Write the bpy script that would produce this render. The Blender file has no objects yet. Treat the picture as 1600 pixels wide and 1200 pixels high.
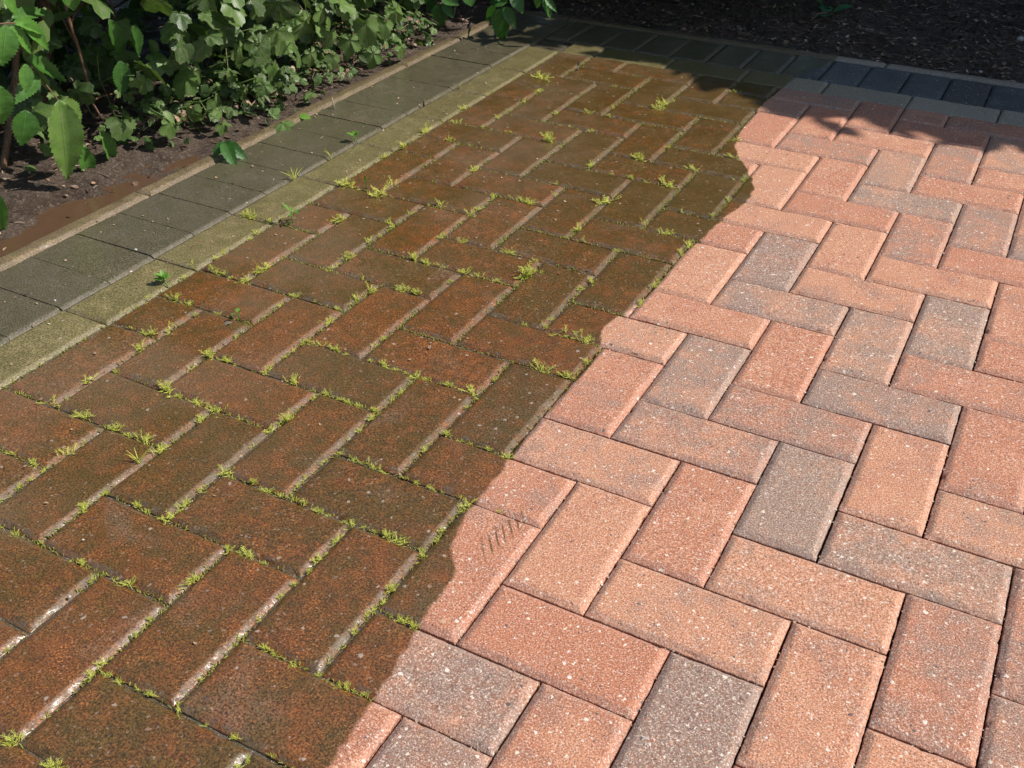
import bpy, math, random
import numpy as np
from mathutils import Matrix, Vector, noise as mnoise

sc = bpy.context.scene
COL = sc.collection
R = math.radians

# ------------------------------------------------------------------ camera
# world unit = metre; the paving top is z = 0, pavers are 200 x 100 mm
ROT = np.array([[0.88212462, 0.47099234, 0.00473048],
                [0.27046130, -0.49827523, -0.82375511],
                [-0.38562526, 0.72793407, -0.56692605]])      # rows: right, down, forward
CAM = np.array([0.39227348, -0.71776293, 0.82702287])
FPX = 1610.4575                                               # focal length in photo pixels (1600 wide)
cam_d = bpy.data.cameras.new('camera')
cam_d.sensor_width = 36.0
cam_d.lens = 36.0 * FPX / 1600.0
cam_d.clip_start = 0.02
cam_d.clip_end = 200
cam = bpy.data.objects.new('camera', cam_d)
COL.objects.link(cam)
cam.matrix_world = Matrix(((ROT[0][0], -ROT[1][0], -ROT[2][0], CAM[0]),
                           (ROT[0][1], -ROT[1][1], -ROT[2][1], CAM[1]),
                           (ROT[0][2], -ROT[1][2], -ROT[2][2], CAM[2]), (0, 0, 0, 1)))
sc.camera = cam

# ------------------------------------------------------------------ light
SUN_EL, SUN_AZ = R(48), R(22)              # azimuth measured from +x towards +y
w = bpy.data.worlds.new('World')
sc.world = w
w.use_nodes = True
nt = w.node_tree
sky = nt.nodes.new('ShaderNodeTexSky')
sky.sky_type = 'NISHITA'
sky.sun_disc = False
sky.sun_elevation = SUN_EL
sky.sun_rotation = R(90) - SUN_AZ
bg = nt.nodes['Background']
bg.inputs['Strength'].default_value = 0.09
nt.links.new(sky.outputs[0], bg.inputs['Color'])
sd = bpy.data.lights.new('sun', 'SUN')
sd.energy = 4.2
sd.angle = R(0.5)
sd.color = (1.0, 0.955, 0.88)
so = bpy.data.objects.new('sun', sd)
COL.objects.link(so)
SUNV = Vector((math.cos(SUN_EL) * math.cos(SUN_AZ), math.cos(SUN_EL) * math.sin(SUN_AZ), math.sin(SUN_EL)))
so.rotation_euler = SUNV.to_track_quat('Z', 'Y').to_euler()
so.location = SUNV * 6
sc.view_settings.view_transform = 'Standard'
sc.view_settings.look = 'None'
sc.view_settings.exposure = 0.45
sc.view_settings.gamma = 1.0

# ------------------------------------------------------------------ helpers
rng = random.Random(11)


def project(q):
    c = ROT @ (np.array(q, float) - CAM)
    return 800 + FPX * c[0] / c[2], 600 + FPX * c[1] / c[2], c[2]


def onplane(px, py, axis, val):
    """the point of the plane axis = val seen at that photo pixel"""
    d = ROT.T @ np.array([(px - 800) / FPX, (py - 600) / FPX, 1.0])
    t = (val - CAM[axis]) / d[axis]
    return CAM + t * d


def mesh(name, V, F, mat, smooth=True, parent=None, uv=None, tint=None):
    me = bpy.data.meshes.new(name)
    me.from_pydata([tuple(v) for v in V], [], [tuple(f) for f in F])
    if uv is not None:
        lay = me.uv_layers.new(name='UVMap')
        idx = np.zeros(len(me.loops), dtype=np.int32)
        me.loops.foreach_get('vertex_index', idx)
        lay.data.foreach_set('uv', np.asarray(uv, np.float32)[idx].ravel())
    if tint is not None:
        a = me.attributes.new('tint', 'FLOAT', 'POINT')
        a.data.foreach_set('value', np.asarray(tint, np.float32))
    if mat:
        me.materials.append(mat)
    if smooth:
        me.polygons.foreach_set('use_smooth', [True] * len(me.polygons))
    o = bpy.data.objects.new(name, me)
    COL.objects.link(o)
    if parent is not None:
        o.parent = parent
    return o


def empty(name, loc=(0, 0, 0)):
    o = bpy.data.objects.new(name, None)
    o.empty_display_size = 0.05
    o.location = loc
    COL.objects.link(o)
    return o


def tag(o, label=None, cat=None, group=None, kind=None):
    if label: o['label'] = label
    if cat: o['category'] = cat
    if group: o['group'] = group
    if kind: o['kind'] = kind
    return o


ORD = ('first second third fourth fifth sixth seventh eighth ninth tenth eleventh twelfth thirteenth fourteenth '
       'fifteenth sixteenth seventeenth eighteenth nineteenth twentieth twenty-first twenty-second twenty-third '
       'twenty-fourth twenty-fifth twenty-sixth twenty-seventh twenty-eighth twenty-ninth thirtieth').split()


def nz(x, y, z=0.0, s=1.0):
    return mnoise.noise(Vector((x * s, y * s, z * s)))


# ------------------------------------------------------------------ material helpers
def new_mat(name):
    m = bpy.data.materials.new(name)
    m.use_nodes = True
    return m, m.node_tree, m.node_tree.nodes['Principled BSDF']


class NB:
    """small node builder"""
    def __init__(s, tree): s.t = tree

    def n(s, typ, **kw):
        nd = s.t.nodes.new(typ)
        for k, v in kw.items(): setattr(nd, k, v)
        return nd

    def set(s, sock, v):
        if isinstance(v, bpy.types.NodeSocket): s.t.links.new(v, sock)
        else: sock.default_value = v

    def math(s, op, a, b=None, c=None, clamp=False):
        nd = s.n('ShaderNodeMath', operation=op, use_clamp=clamp)
        s.set(nd.inputs[0], a)
        if b is not None: s.set(nd.inputs[1], b)
        if c is not None: s.set(nd.inputs[2], c)
        return nd.outputs[0]

    def vmath(s, op, a, b):
        nd = s.n('ShaderNodeVectorMath', operation=op)
        s.set(nd.inputs[0], a); s.set(nd.inputs[1], b)
        return nd.outputs[0]

    def scale(s, v, k):
        nd = s.n('ShaderNodeVectorMath', operation='SCALE')
        s.set(nd.inputs[0], v); s.set(nd.inputs['Scale'], k)
        return nd.outputs[0]

    def noise(s, vec, scale, detail=4, rough=0.55, dist=0.0):
        nd = s.n('ShaderNodeTexNoise')
        s.set(nd.inputs['Vector'], vec); nd.inputs['Scale'].default_value = scale
        nd.inputs['Detail'].default_value = detail; nd.inputs['Roughness'].default_value = rough
        nd.inputs['Distortion'].default_value = dist
        return nd.outputs['Fac']

    def voro(s, vec, scale, feature='F1', rnd=1.0):
        nd = s.n('ShaderNodeTexVoronoi', feature=feature)
        s.set(nd.inputs['Vector'], vec); nd.inputs['Scale'].default_value = scale
        nd.inputs['Randomness'].default_value = rnd
        return nd.outputs['Distance'], nd.outputs['Color'] if 'Color' in nd.outputs else None

    def ramp(s, f, lo, hi, a=0.0, b=1.0, smooth=True):
        nd = s.n('ShaderNodeMapRange')
        nd.interpolation_type = 'SMOOTHSTEP' if smooth else 'LINEAR'
        s.set(nd.inputs['Value'], f); s.set(nd.inputs['From Min'], lo); s.set(nd.inputs['From Max'], hi)
        s.set(nd.inputs['To Min'], a); s.set(nd.inputs['To Max'], b)
        return nd.outputs['Result']

    def mix(s, f, a, b, mode='MIX'):
        nd = s.n('ShaderNodeMix', data_type='RGBA', blend_type=mode)
        s.set(nd.inputs['Factor'], f)
        s.set(nd.inputs['A'], (*a, 1) if isinstance(a, tuple) and len(a) == 3 else a)
        s.set(nd.inputs['B'], (*b, 1) if isinstance(b, tuple) and len(b) == 3 else b)
        return nd.outputs['Result']

    def mixf(s, f, a, b):
        nd = s.n('ShaderNodeMix', data_type='FLOAT')
        s.set(nd.inputs['Factor'], f); s.set(nd.inputs['A'], a); s.set(nd.inputs['B'], b)
        return nd.outputs['Result']

    def sep(s, v):
        nd = s.n('ShaderNodeSeparateXYZ'); s.set(nd.inputs[0], v)
        return nd.outputs

    def bump(s, h, strength, dist, normal=None):
        nd = s.n('ShaderNodeBump')
        nd.inputs['Strength'].default_value = strength; nd.inputs['Distance'].default_value = dist
        s.set(nd.inputs['Height'], h)
        if normal is not None: s.set(nd.inputs['Normal'], normal)
        return nd.outputs[0]


# where the pressure washing stopped: x (in 100 mm) of the wet edge against y (in 100 mm)
EDGE = [(-9, -.15), (-2.85, -.27), (-2.31, -.30), (-1.64, -.36), (-1.06, -.44), (-.83, -.47), (-.19, -.49), (.06, -.67), (.4, -.82), (.93, -.89),
        (1.97, -.92), (2.78, -1.01), (3.64, -1.0), (4.33, -.93), (4.89, -.98), (5.51, -1.18), (5.87, -1.12), (6.5, -1.01),
        (7.24, -.97), (8.26, -1.0), (9.03, -.88), (10.11, -.82), (11.09, -.67), (11.94, -.83), (12.51, -1.12), (13.24, -1.55),
        (14.12, -1.84), (16.35, -1.98), (17.68, -1.91), (18.97, -1.78), (20.46, -1.34), (25, -1.2)]


def edge_x(y):
    for (y0, x0), (y1, x1) in zip(EDGE, EDGE[1:]):
        if y0 <= y <= y1: return x0 + (x1 - x0) * (y - y0) / (y1 - y0)
    return EDGE[0][1] if y < EDGE[0][0] else EDGE[-1][1]


def wet_group():
    g = bpy.data.node_groups.new('wetness', 'ShaderNodeTree')
    g.interface.new_socket(name='Wet', in_out='OUTPUT', socket_type='NodeSocketFloat')
    go = g.nodes.new('NodeGroupOutput')
    b = NB(g)
    pos = b.n('ShaderNodeNewGeometry').outputs['Position']
    xyz = b.sep(pos)
    t = b.ramp(xyz[1], -0.9, 2.5, smooth=False)
    fc = b.n('ShaderNodeFloatCurve')
    cv = fc.mapping.curves[0]
    pts = [((y + 9) / 34.0, (x + 3) / 4.0) for y, x in EDGE]
    cv.points[0].location = pts[0]
    cv.points[1].location = pts[-1]
    for q in pts[1:-1]: cv.points.new(*q)
    for q in cv.points: q.handle_type = 'AUTO_CLAMPED'
    fc.mapping.update()
    b.set(fc.inputs['Value'], t)
    xe = b.math('MULTIPLY_ADD', fc.outputs[0], 0.4, -0.3)
    d = b.math('SUBTRACT', xyz[0], xe)
    wob = b.math('MULTIPLY_ADD', b.noise(pos, 45, 3, 0.5), 0.012, -0.006)
    d = b.math('ADD', d, wob)
    wet = b.ramp(d, 0.003, -0.003)
    # a fan of damp streaks left by the lance just inside the cleaned part
    loc = b.vmath('SUBTRACT', pos, (-0.034, 0.068, 0.0))
    lx = b.sep(loc)
    na = b.math('MULTIPLY_ADD', lx[0], 0.79, b.math('MULTIPLY', lx[1], 0.61))
    sa = b.math('MULTIPLY_ADD', lx[0], 0.61, b.math('MULTIPLY', lx[1], -0.79))
    sc_ = b.math('ABSOLUTE', b.math('MULTIPLY_ADD', na, 0.86, sa))
    st = b.math('SINE', b.math('MULTIPLY', b.math('MULTIPLY_ADD', b.noise(pos, 60, 2), 0.004, na), 690.0))
    st = b.ramp(st, 0.35, 0.95)
    brk = b.math('MULTIPLY_ADD', b.noise(pos, 120, 2), 0.02, -0.01)
    st = b.math('MULTIPLY', st, b.math('MULTIPLY', b.ramp(b.math('ADD', sc_, brk), 0.022, 0.006), b.ramp(b.math('ABSOLUTE', na), 0.040, 0.022)))
    wet = b.math('MAXIMUM', wet, b.math('MULTIPLY', st, 0.85))
    b.set(go.inputs[0], wet)
    return g


WET = wet_group()


def concrete_mat(name, ca, cb, grey, wet_a, wet_b, algae, fleck=1.0, grain=1.0, spots=(0.42, 0.14, 0.05), spot_amt=0.5, silt_haze_amt=0.0):
    """pressed concrete paver: washed (dry) look on one side of the wet edge, grimy wet look on the other.
    object colour: R greyness, G tone, B algae"""
    m, t, bs = new_mat(name)
    b = NB(t)
    pos = b.n('ShaderNodeNewGeometry').outputs['Position']
    oi = b.n('ShaderNodeObjectInfo')
    oc = b.n('ShaderNodeSeparateColor'); b.set(oc.inputs[0], oi.outputs['Color'])
    rnd = b.n('ShaderNodeCombineXYZ')
    b.set(rnd.inputs[0], b.math('MULTIPLY', oi.outputs['Random'], 17.0))
    b.set(rnd.inputs[1], b.math('MULTIPLY', oi.outputs['Random'], 31.0))
    op = b.vmath('ADD', pos, rnd.outputs[0])
    grp = b.n('ShaderNodeGroup'); grp.node_tree = WET
    wet = grp.outputs[0]
    big = b.noise(op, 14, 5, 0.6)
    mid = b.noise(op, 55, 4, 0.65)
    fine = b.noise(pos, 420, 3, 0.7)
    grit = b.noise(pos, 560, 2, 0.65)
    # ---- washed
    dry = b.mix(b.ramp(b.math('ADD', big, b.math('MULTIPLY_ADD', oc.outputs[1], 0.5, -0.25)), 0.35, 0.68), ca, cb)
    gm = b.math('ADD', b.math('MULTIPLY_ADD', big, 0.75, b.math('MULTIPLY', mid, 0.45)), b.math('MULTIPLY_ADD', oc.outputs[0], 0.50, -0.82))
    gm = b.ramp(gm, -0.10, 0.26)
    gm = b.math('MULTIPLY', gm, b.ramp(fine, 0.3, 0.62, 0.45, 1.0))
    dry = b.mix(b.math('MULTIPLY', gm, 0.9), dry, grey)
    dry = b.mix(b.ramp(fine, 0.36, 0.66), b.mix(1.0, dry, (0.66, 0.60, 0.58), 'MULTIPLY'), b.mix(1.0, dry, (1.2, 1.22, 1.25), 'MULTIPLY'))
    dry = b.mix(b.math('MULTIPLY', b.ramp(grit, 0.55, 0.66), 0.75 * grain), dry, (0.70, 0.54, 0.45))
    dry = b.mix(b.math('MULTIPLY', b.ramp(grit, 0.45, 0.34), 0.75 * grain), dry, (0.14, 0.075, 0.058))
    # ---- aggregate flecks
    nd = b.n('ShaderNodeTexNoise'); b.set(nd.inputs['Vector'], pos); nd.inputs['Scale'].default_value = 260
    wv = b.vmath('ADD', pos, b.scale(b.vmath('SUBTRACT', nd.outputs['Color'], (0.5, 0.5, 0.5)), 0.006))

    def flecks(scale, thr, keep):
        dd, cc = b.voro(wv, scale)
        c3 = b.n('ShaderNodeSeparateColor'); b.set(c3.inputs[0], cc)
        size = b.math('MULTIPLY', b.math('MULTIPLY_ADD', c3.outputs[2], 0.8, 0.35), thr)
        k = b.math('MULTIPLY', b.ramp(b.math('SUBTRACT', dd, size), 0.05, -0.02), b.math('GREATER_THAN', c3.outputs[0], 1 - keep))
        return k, c3.outputs[1]
    f1, h1 = flecks(80, 0.16, 0.22 * fleck)
    f2, h2 = flecks(190, 0.25, 0.40 * fleck)
    f3, h3 = flecks(330, 0.30, 0.36 * fleck)

    def fcol(h):
        r = b.n('ShaderNodeValToRGB'); b.set(r.inputs[0], h)
        r.color_ramp.interpolation = 'CONSTANT'
        e = r.color_ramp.elements
        e[0].position = 0.0; e[0].color = (0.66, 0.57, 0.48, 1)
        e[1].position = 0.38; e[1].color = (0.50, 0.31, 0.20, 1)
        for p_, c_ in ((0.56, (0.10, 0.085, 0.085, 1)), (0.72, (0.34, 0.11, 0.06, 1)), (0.85, (0.62, 0.52, 0.42, 1))):
            x = e.new(p_); x.color = c_
        return r.outputs[0]
    dry = b.mix(b.math('MULTIPLY', f3, .7), dry, fcol(h3))
    dry = b.mix(f2, dry, fcol(h2))
    dry = b.mix(f1, dry, fcol(h1))
    # ---- grimy and wet
    wbig = b.noise(pos, 7, 4, 0.6)
    wn = b.noise(op, 30, 7, 0.78)
    al = b.math('ADD', b.math('MULTIPLY_ADD', wn, 0.95, b.math('MULTIPLY', b.noise(pos, 11, 6, 0.7), 0.6)), b.math('MULTIPLY_ADD', oc.outputs[2], 0.24, -0.86))
    al = b.math('ADD', al, b.ramp(b.sep(pos)[1], 0.4, 1.5, -0.02, 0.09))
    al = b.ramp(al, -0.17, 0.17)
    wc = b.mix(b.ramp(mid, 0.35, 0.7), wet_a, wet_b)
    sp = b.math('MULTIPLY', b.ramp(fine, 0.56, 0.70), b.ramp(b.noise(op, 24, 3), 0.42, 0.62))
    wc = b.mix(b.math('MULTIPLY', gm, 0.20), wc, b.mix(0.5, wet_b, (0.03, 0.026, 0.018)))
    wc = b.mix(b.math('MULTIPLY', sp, spot_amt), wc, spots)
    wc = b.mix(b.math('MULTIPLY', al, 0.78), wc, algae)
    wc = b.mix(b.ramp(fine, 0.34, 0.66), b.mix(1.0, wc, (0.45, 0.43, 0.42), 'MULTIPLY'), b.mix(1.0, wc, (1.65, 1.58, 1.45), 'MULTIPLY'))
    wc = b.mix(b.math('MULTIPLY', b.ramp(grit, 0.62, 0.72), 0.35), wc, spots)
    wc = b.mix(b.math('MULTIPLY', f1, 0.75), wc, b.mix(0.45, fcol(h1), wc, 'MULTIPLY'))
    wc = b.mix(b.math('MULTIPLY', f2, 0.42), wc, b.mix(0.5, fcol(h2), wc, 'MULTIPLY'))
    silt = b.math('MULTIPLY', b.ramp(b.noise(op, 6, 5, 0.65, 0.6), 0.55, 0.78), b.ramp(fine, 0.35, 0.62, 0.0, 0.5))
    film = b.math('MULTIPLY', b.ramp(b.noise(pos, 3.2, 4, 0.6), 0.38, 0.62), b.ramp(b.sep(pos)[0], -0.22, -0.65))  # pale film growing leftwards: silt, plus a hazy sheen painted as colour
    silt = b.math('MAXIMUM', silt, b.math('MULTIPLY', b.math('MULTIPLY', film, silt_haze_amt), b.ramp(fine, 0.30, 0.65, 0.18, 0.42)))
    wc = b.mix(silt, wc, (0.25, 0.175, 0.125))
    nzz = b.sep(b.n('ShaderNodeNewGeometry').outputs['True Normal'])[2]
    arr = b.math('MULTIPLY', b.ramp(nzz, 0.965, 0.88), b.ramp(nzz, 0.30, 0.50))          # pale arrises: silt and rubbing, with sun glints painted into the colour
    wc = b.mix(b.math('MULTIPLY', arr, b.ramp(mid, 0.42, 0.66, 0.0, 0.32)), wc, (0.20, 0.165, 0.125))
    dry = b.mix(b.math('MULTIPLY', arr, 0.12), dry, (0.62, 0.47, 0.40) if grain > .9 else dry)
    col = b.mix(wet, dry, wc)
    b.set(bs.inputs['Base Color'], col)
    # ---- gloss
    pud = b.ramp(b.noise(pos, 16, 4, 0.65), 0.42, 0.62)
    b.set(bs.inputs['Roughness'], b.mixf(wet, 0.86, b.mixf(arr, b.mixf(pud, 0.45, 0.28), 0.5)))
    cw = b.math('MULTIPLY', wet, b.math('MULTIPLY_ADD', pud, 0.4, 0.6))
    spark = b.math('MULTIPLY', b.ramp(b.noise(pos, 150, 4, 0.75), 0.42, 0.60), 0.9)
    b.set(bs.inputs['Coat Weight'], b.math('MULTIPLY', cw, b.mixf(arr, 1.0, b.math('MULTIPLY_ADD', spark, 0.9, 0.10))))
    bs.inputs['Coat Roughness'].default_value = 0.2
    bs.inputs['Specular IOR Level'].default_value = 0.4
    # ---- relief
    pit_d, pc = b.voro(wv, 120)
    pit = b.ramp(pit_d, 0.32, 0.05)
    pc3 = b.n('ShaderNodeSeparateColor'); b.set(pc3.inputs[0], pc)
    pit = b.math('MULTIPLY', pit, b.math('GREATER_THAN', pc3.outputs[0], 0.72))
    h = b.math('ADD', b.math('MULTIPLY', fine, 0.55), b.math('MULTIPLY', grit, 0.35))
    h = b.math('ADD', h, b.math('MULTIPLY', mid, 0.7))
    h = b.math('SUBTRACT', h, b.math('MULTIPLY', pit, 0.7))
    h = b.math('ADD', h, b.math('MULTIPLY', f1, 0.12))
    b.set(bs.inputs['Normal'], b.bump(h, 0.55 * grain, 0.0022))
    b.set(bs.inputs['Coat Normal'], b.bump(b.math('ADD', b.math('MULTIPLY', fine, 0.35), b.math('MULTIPLY', mid, 0.8)), 0.42, 0.0014))
    return m


M_RED = concrete_mat('red concrete', (0.525, 0.246, 0.138), (0.458, 0.182, 0.098), (0.225, 0.190, 0.158),
                     (0.182, 0.067, 0.019), (0.114, 0.046, 0.014), (0.066, 0.050, 0.013), 1.0, 1.0, (0.46, 0.165, 0.05), .75, .75)
M_BUFF = concrete_mat('buff concrete', (0.34, 0.315, 0.235), (0.30, 0.275, 0.20), (0.26, 0.25, 0.20),
                      (0.225, 0.188, 0.098), (0.180, 0.150, 0.076), (0.120, 0.106, 0.046), 0.5, 0.6, (0.30, 0.26, 0.13), 0.35)
M_CHAR = concrete_mat('charcoal concrete', (0.108, 0.128, 0.132), (0.090, 0.108, 0.112), (0.055, 0.055, 0.055),
                      (0.112, 0.097, 0.074), (0.092, 0.080, 0.060), (0.082, 0.075, 0.044), 0.35, 0.35, (0.18, 0.16, 0.11), 0.25)
M_EDGE = concrete_mat('edging concrete', (0.34, 0.31, 0.24), (0.29, 0.26, 0.20), (0.25, 0.23, 0.19),
                      (0.22, 0.165, 0.10), (0.16, 0.12, 0.075), (0.11, 0.085, 0.05), 0.5, 0.8, (0.30, 0.24, 0.16), 0.3)

# ------------------------------------------------------------------ ground: bed soil, joint filling, muddy water
def soil_mat():
    m, t, bs = new_mat('bed soil')
    b = NB(t)
    pos = b.n('ShaderNodeNewGeometry').outputs['Position']
    n1 = b.noise(pos, 22, 6, 0.7); n2 = b.noise(pos, 130, 5, 0.75); n3 = b.noise(pos, 420, 3, 0.7)
    c = b.mix(b.ramp(n1, 0.35, 0.65), (0.058, 0.036, 0.024), (0.105, 0.068, 0.046))
    c = b.mix(b.ramp(n2, 0.52, 0.66), c, (0.21, 0.155, 0.115))
    c = b.mix(b.ramp(n3, 0.60, 0.72), c, (0.26, 0.20, 0.155))
    c = b.mix(b.ramp(n2, 0.45, 0.32), c, (0.030, 0.020, 0.014))
    b.set(bs.inputs['Base Color'], c)
    b.set(bs.inputs['Roughness'], b.ramp(n1, 0.4, 0.6, 0.38, 0.75))
    b.set(bs.inputs['Normal'], b.bump(b.math('ADD', n2, b.math('MULTIPLY', n3, 0.4)), 0.9, 0.012))
    return m


M_SOIL = soil_mat()


def soil_z(x, y):
    """height of the bed, in metres"""
    dl = -1.118 - x                      # how far outside the left edging
    db = y - 2.112                       # how far behind the back edging
    d = max(dl, db)
    if d < -0.02: return -0.075
    rise = min(max(d, 0), 0.6)
    z = -0.009 + 0.10 * rise + 0.012 * nz(x, y, 0, 6) + 0.013 * nz(x, y, 3, 19) * min(1, d * 9 + .2) + 0.006 * nz(x, y, 7, 48)* min(1, d * 16) + .007 * nz(x, y, 2, 70) * min(1, d * 20)
    if dl > db:                          # a gully of silt along the left edging
        z -= 0.022 * math.exp(-((dl - 0.055) / 0.055) ** 2) * (1 if y < .55 else max(0, 1 - (y - .55) * 2.6))
    if d < 0: z = -0.075 + (z + 0.075) * (d + 0.02) / 0.02
    return z


def soil():
    xs = sorted(set([-14, -8, -5, -3.6] + [round(-3.0 + .02 * i, 3) for i in range(0, 91)] + [round(-1.2 + .0145 * i, 4) for i in range(0, 160)] + [1.3, 1.7, 2.2, 3, 4, 5.5, 8, 14]))
    ys = sorted(set([-14, -8, -5, -3, -1.6] + [round(-0.8 + .02 * i, 3) for i in range(0, 145)] + [round(2.095 + .0145 * i, 4) for i in range(0, 75)] + [3.3, 3.6, 4, 4.6, 5.5, 7, 10, 14]))
    V = [(x, y, soil_z(x, y)) for y in ys for x in xs]
    n = len(xs)
    F = [(j * n + i, j * n + i + 1, (j + 1) * n + i + 1, (j + 1) * n + i) for j in range(len(ys) - 1) for i in range(n - 1)]
    tag(mesh('ground', V, F, M_SOIL), kind='structure')


soil()


def joint_mat():
    m, t, bs = new_mat('joint filling')
    b = NB(t)
    pos = b.n('ShaderNodeNewGeometry').outputs['Position']
    g = b.n('ShaderNodeGroup'); g.node_tree = WET
    n1 = b.noise(pos, 60, 5, 0.7); n2 = b.noise(pos, 320, 4, 0.7)
    c = b.mix(b.ramp(n1, 0.42, 0.6), (0.125, 0.100, 0.075), (0.070, 0.062, 0.026))
    c = b.mix(b.ramp(n2, 0.56, 0.7), c, (0.26, 0.22, 0.17))
    c = b.mix(g.outputs[0], (0.10, 0.07, 0.055), c)
    b.set(bs.inputs['Base Color'], c)
    b.set(bs.inputs['Roughness'], b.mixf(g.outputs[0], 0.9, b.ramp(n1, 0.4, 0.62, 0.16, 0.5)))
    b.set(bs.inputs['Normal'], b.bump(b.math('ADD', n2, b.math('MULTIPLY', n1, 0.6)), 0.8, 0.004))
    return m


def joint_filling():
    xs = [round(-1.09 + .012 * i, 4) for i in range(0, 192)]
    ys = [round(-0.73 + .012 * i, 4) for i in range(0, 236)]
    V = []
    for y in ys:
        for x in xs:
            k = min(1, max(0, (edge_x(y * 10) / 10 - x) / 0.012 + .5))
            z = -0.017 + 0.011 * k + 0.0016 * nz(x, y, 0, 45) * k
            if y > 1.8: z = min(z, -0.010)
            V.append((x, y, z))
    n = len(xs)
    F = [(j * n + i, j * n + i + 1, (j + 1) * n + i + 1, (j + 1) * n + i) for j in range(len(ys) - 1) for i in range(n - 1)]
    tag(mesh('joint_sand', V, F, joint_mat()), kind='structure')


joint_filling()


def water_mat():
    m, t, bs = new_mat('muddy water')
    b = NB(t)
    pos = b.n('ShaderNodeNewGeometry').outputs['Position']
    n1 = b.noise(pos, 45, 6, 0.7)
    b.set(bs.inputs['Base Color'], b.mix(n1, (0.080, 0.044, 0.025), (0.118, 0.066, 0.038)))
    bs.inputs['Roughness'].default_value = 0.10
    b.set(bs.inputs['Normal'], b.bump(n1, 0.15, 0.002))
    return m


def muddy_water():
    xs = [-1.30 + .02 * i for i in range(10)]
    ys = [-0.8 + .04 * i for i in range(54)]
    V = [(x, y, -0.0155) for y in ys for x in xs]
    n = len(xs)
    F = [(j * n + i, j * n + i + 1, (j + 1) * n + i + 1, (j + 1) * n + i) for j in range(len(ys) - 1) for i in range(n - 1)]
    tag(mesh('muddy_water', V, F, water_mat()), kind='structure')


muddy_water()

# ------------------------------------------------------------------ pavers
def paver_mesh(name, x0, x1, y0, y1, mat, seed, cham=(1, 1, 1, 1), step=0.005, gap=0.0011, rim=0.0078, drop=0.0052):
    """one pressed block, its top at z = 0 with a rounded bevel on the sides flagged in cham (x0, x1, y0, y1)"""
    def axis(a, b):
        a += gap; b -= gap
        edge = [0, .001, .0024, .0042, .0062, .0082, .0105]
        n = max(2, int((b - a - .021) / step))
        return [a + e for e in edge] + [a + 0.0105 + (b - a - .021) * k / n for k in range(1, n)] + [b - e for e in reversed(edge)]
    xs, ys = axis(x0, x1), axis(y0, y1)
    V = []
    for y in ys:
        for x in xs:
            ds = [x - xs[0] if cham[0] else 9, xs[-1] - x if cham[1] else 9, y - ys[0] if cham[2] else 9, ys[-1] - y if cham[3] else 9]
            d = min(ds)
            r = rim * (1 + .25 * nz(x, y, seed, 30))
            z = -drop * max(0, 1 - d / r) ** 1.08
            z += 0.0005 * nz(x, y, seed, 40) + 0.00035 * nz(x, y, seed + 4, 130)
            dx = dy = 0
            if min(x - xs[0], xs[-1] - x, y - ys[0], ys[-1] - y) < .003:      # worn arrises
                k = .0005 * nz(x, y, seed + 9, 60) + .0007 * nz(x, y, seed + 2, 210)
                chip = max(0, nz(x, y, seed + 20, 75) - .58) * .009
                cx, cy = (x0 + x1) / 2, (y0 + y1) / 2
                if min(x - xs[0], xs[-1] - x) < .003: dx = (k - chip) * (1 if x > cx else -1)
                if min(y - ys[0], ys[-1] - y) < .003: dy = (k - chip) * (1 if y > cy else -1)
                z -= chip * .5
            V.append((x + dx, y + dy, z))
    nx, ny = len(xs), len(ys)
    F = [(j * nx + i, j * nx + i + 1, (j + 1) * nx + i + 1, (j + 1) * nx + i) for j in range(ny - 1) for i in range(nx - 1)]
    loop = [i for i in range(nx)] + [j * nx + nx - 1 for j in range(1, ny)] + [(ny - 1) * nx + i for i in range(nx - 2, -1, -1)] + [j * nx for j in range(ny - 2, 0, -1)]
    base = len(V)
    for k in loop: V.append((V[k][0], V[k][1], -0.055))
    L = len(loop)
    for k in range(L):
        a, c = loop[k], loop[(k + 1) % L]
        F.append((a, base + k, base + (k + 1) % L, c))
    F.append(tuple(base + k for k in reversed(range(L))))
    me = bpy.data.meshes.new(name)
    me.from_pydata(V, [], F)
    me.materials.append(mat)
    me.polygons.foreach_set('use_smooth', [True] * (len(F) - 1 - L) + [False] * (L + 1))
    return me


def place(name, me, x, y, rz, grey=0.2, tone=0.5, algae=0.5, jit=1.0):
    o = bpy.data.objects.new(name, me)
    COL.objects.link(o)
    o.location = (x + rng.uniform(-.0005, .0005) * jit, y + rng.uniform(-.0005, .0005) * jit, rng.uniform(-.0008, .0006) * jit)
    o.rotation_euler = (R(rng.uniform(-.25, .25)) * jit, R(rng.uniform(-.25, .25)) * jit, rz + R(rng.uniform(-.14, .14)) * jit)
    o.color = (grey, tone, algae, 1)
    return o


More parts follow.
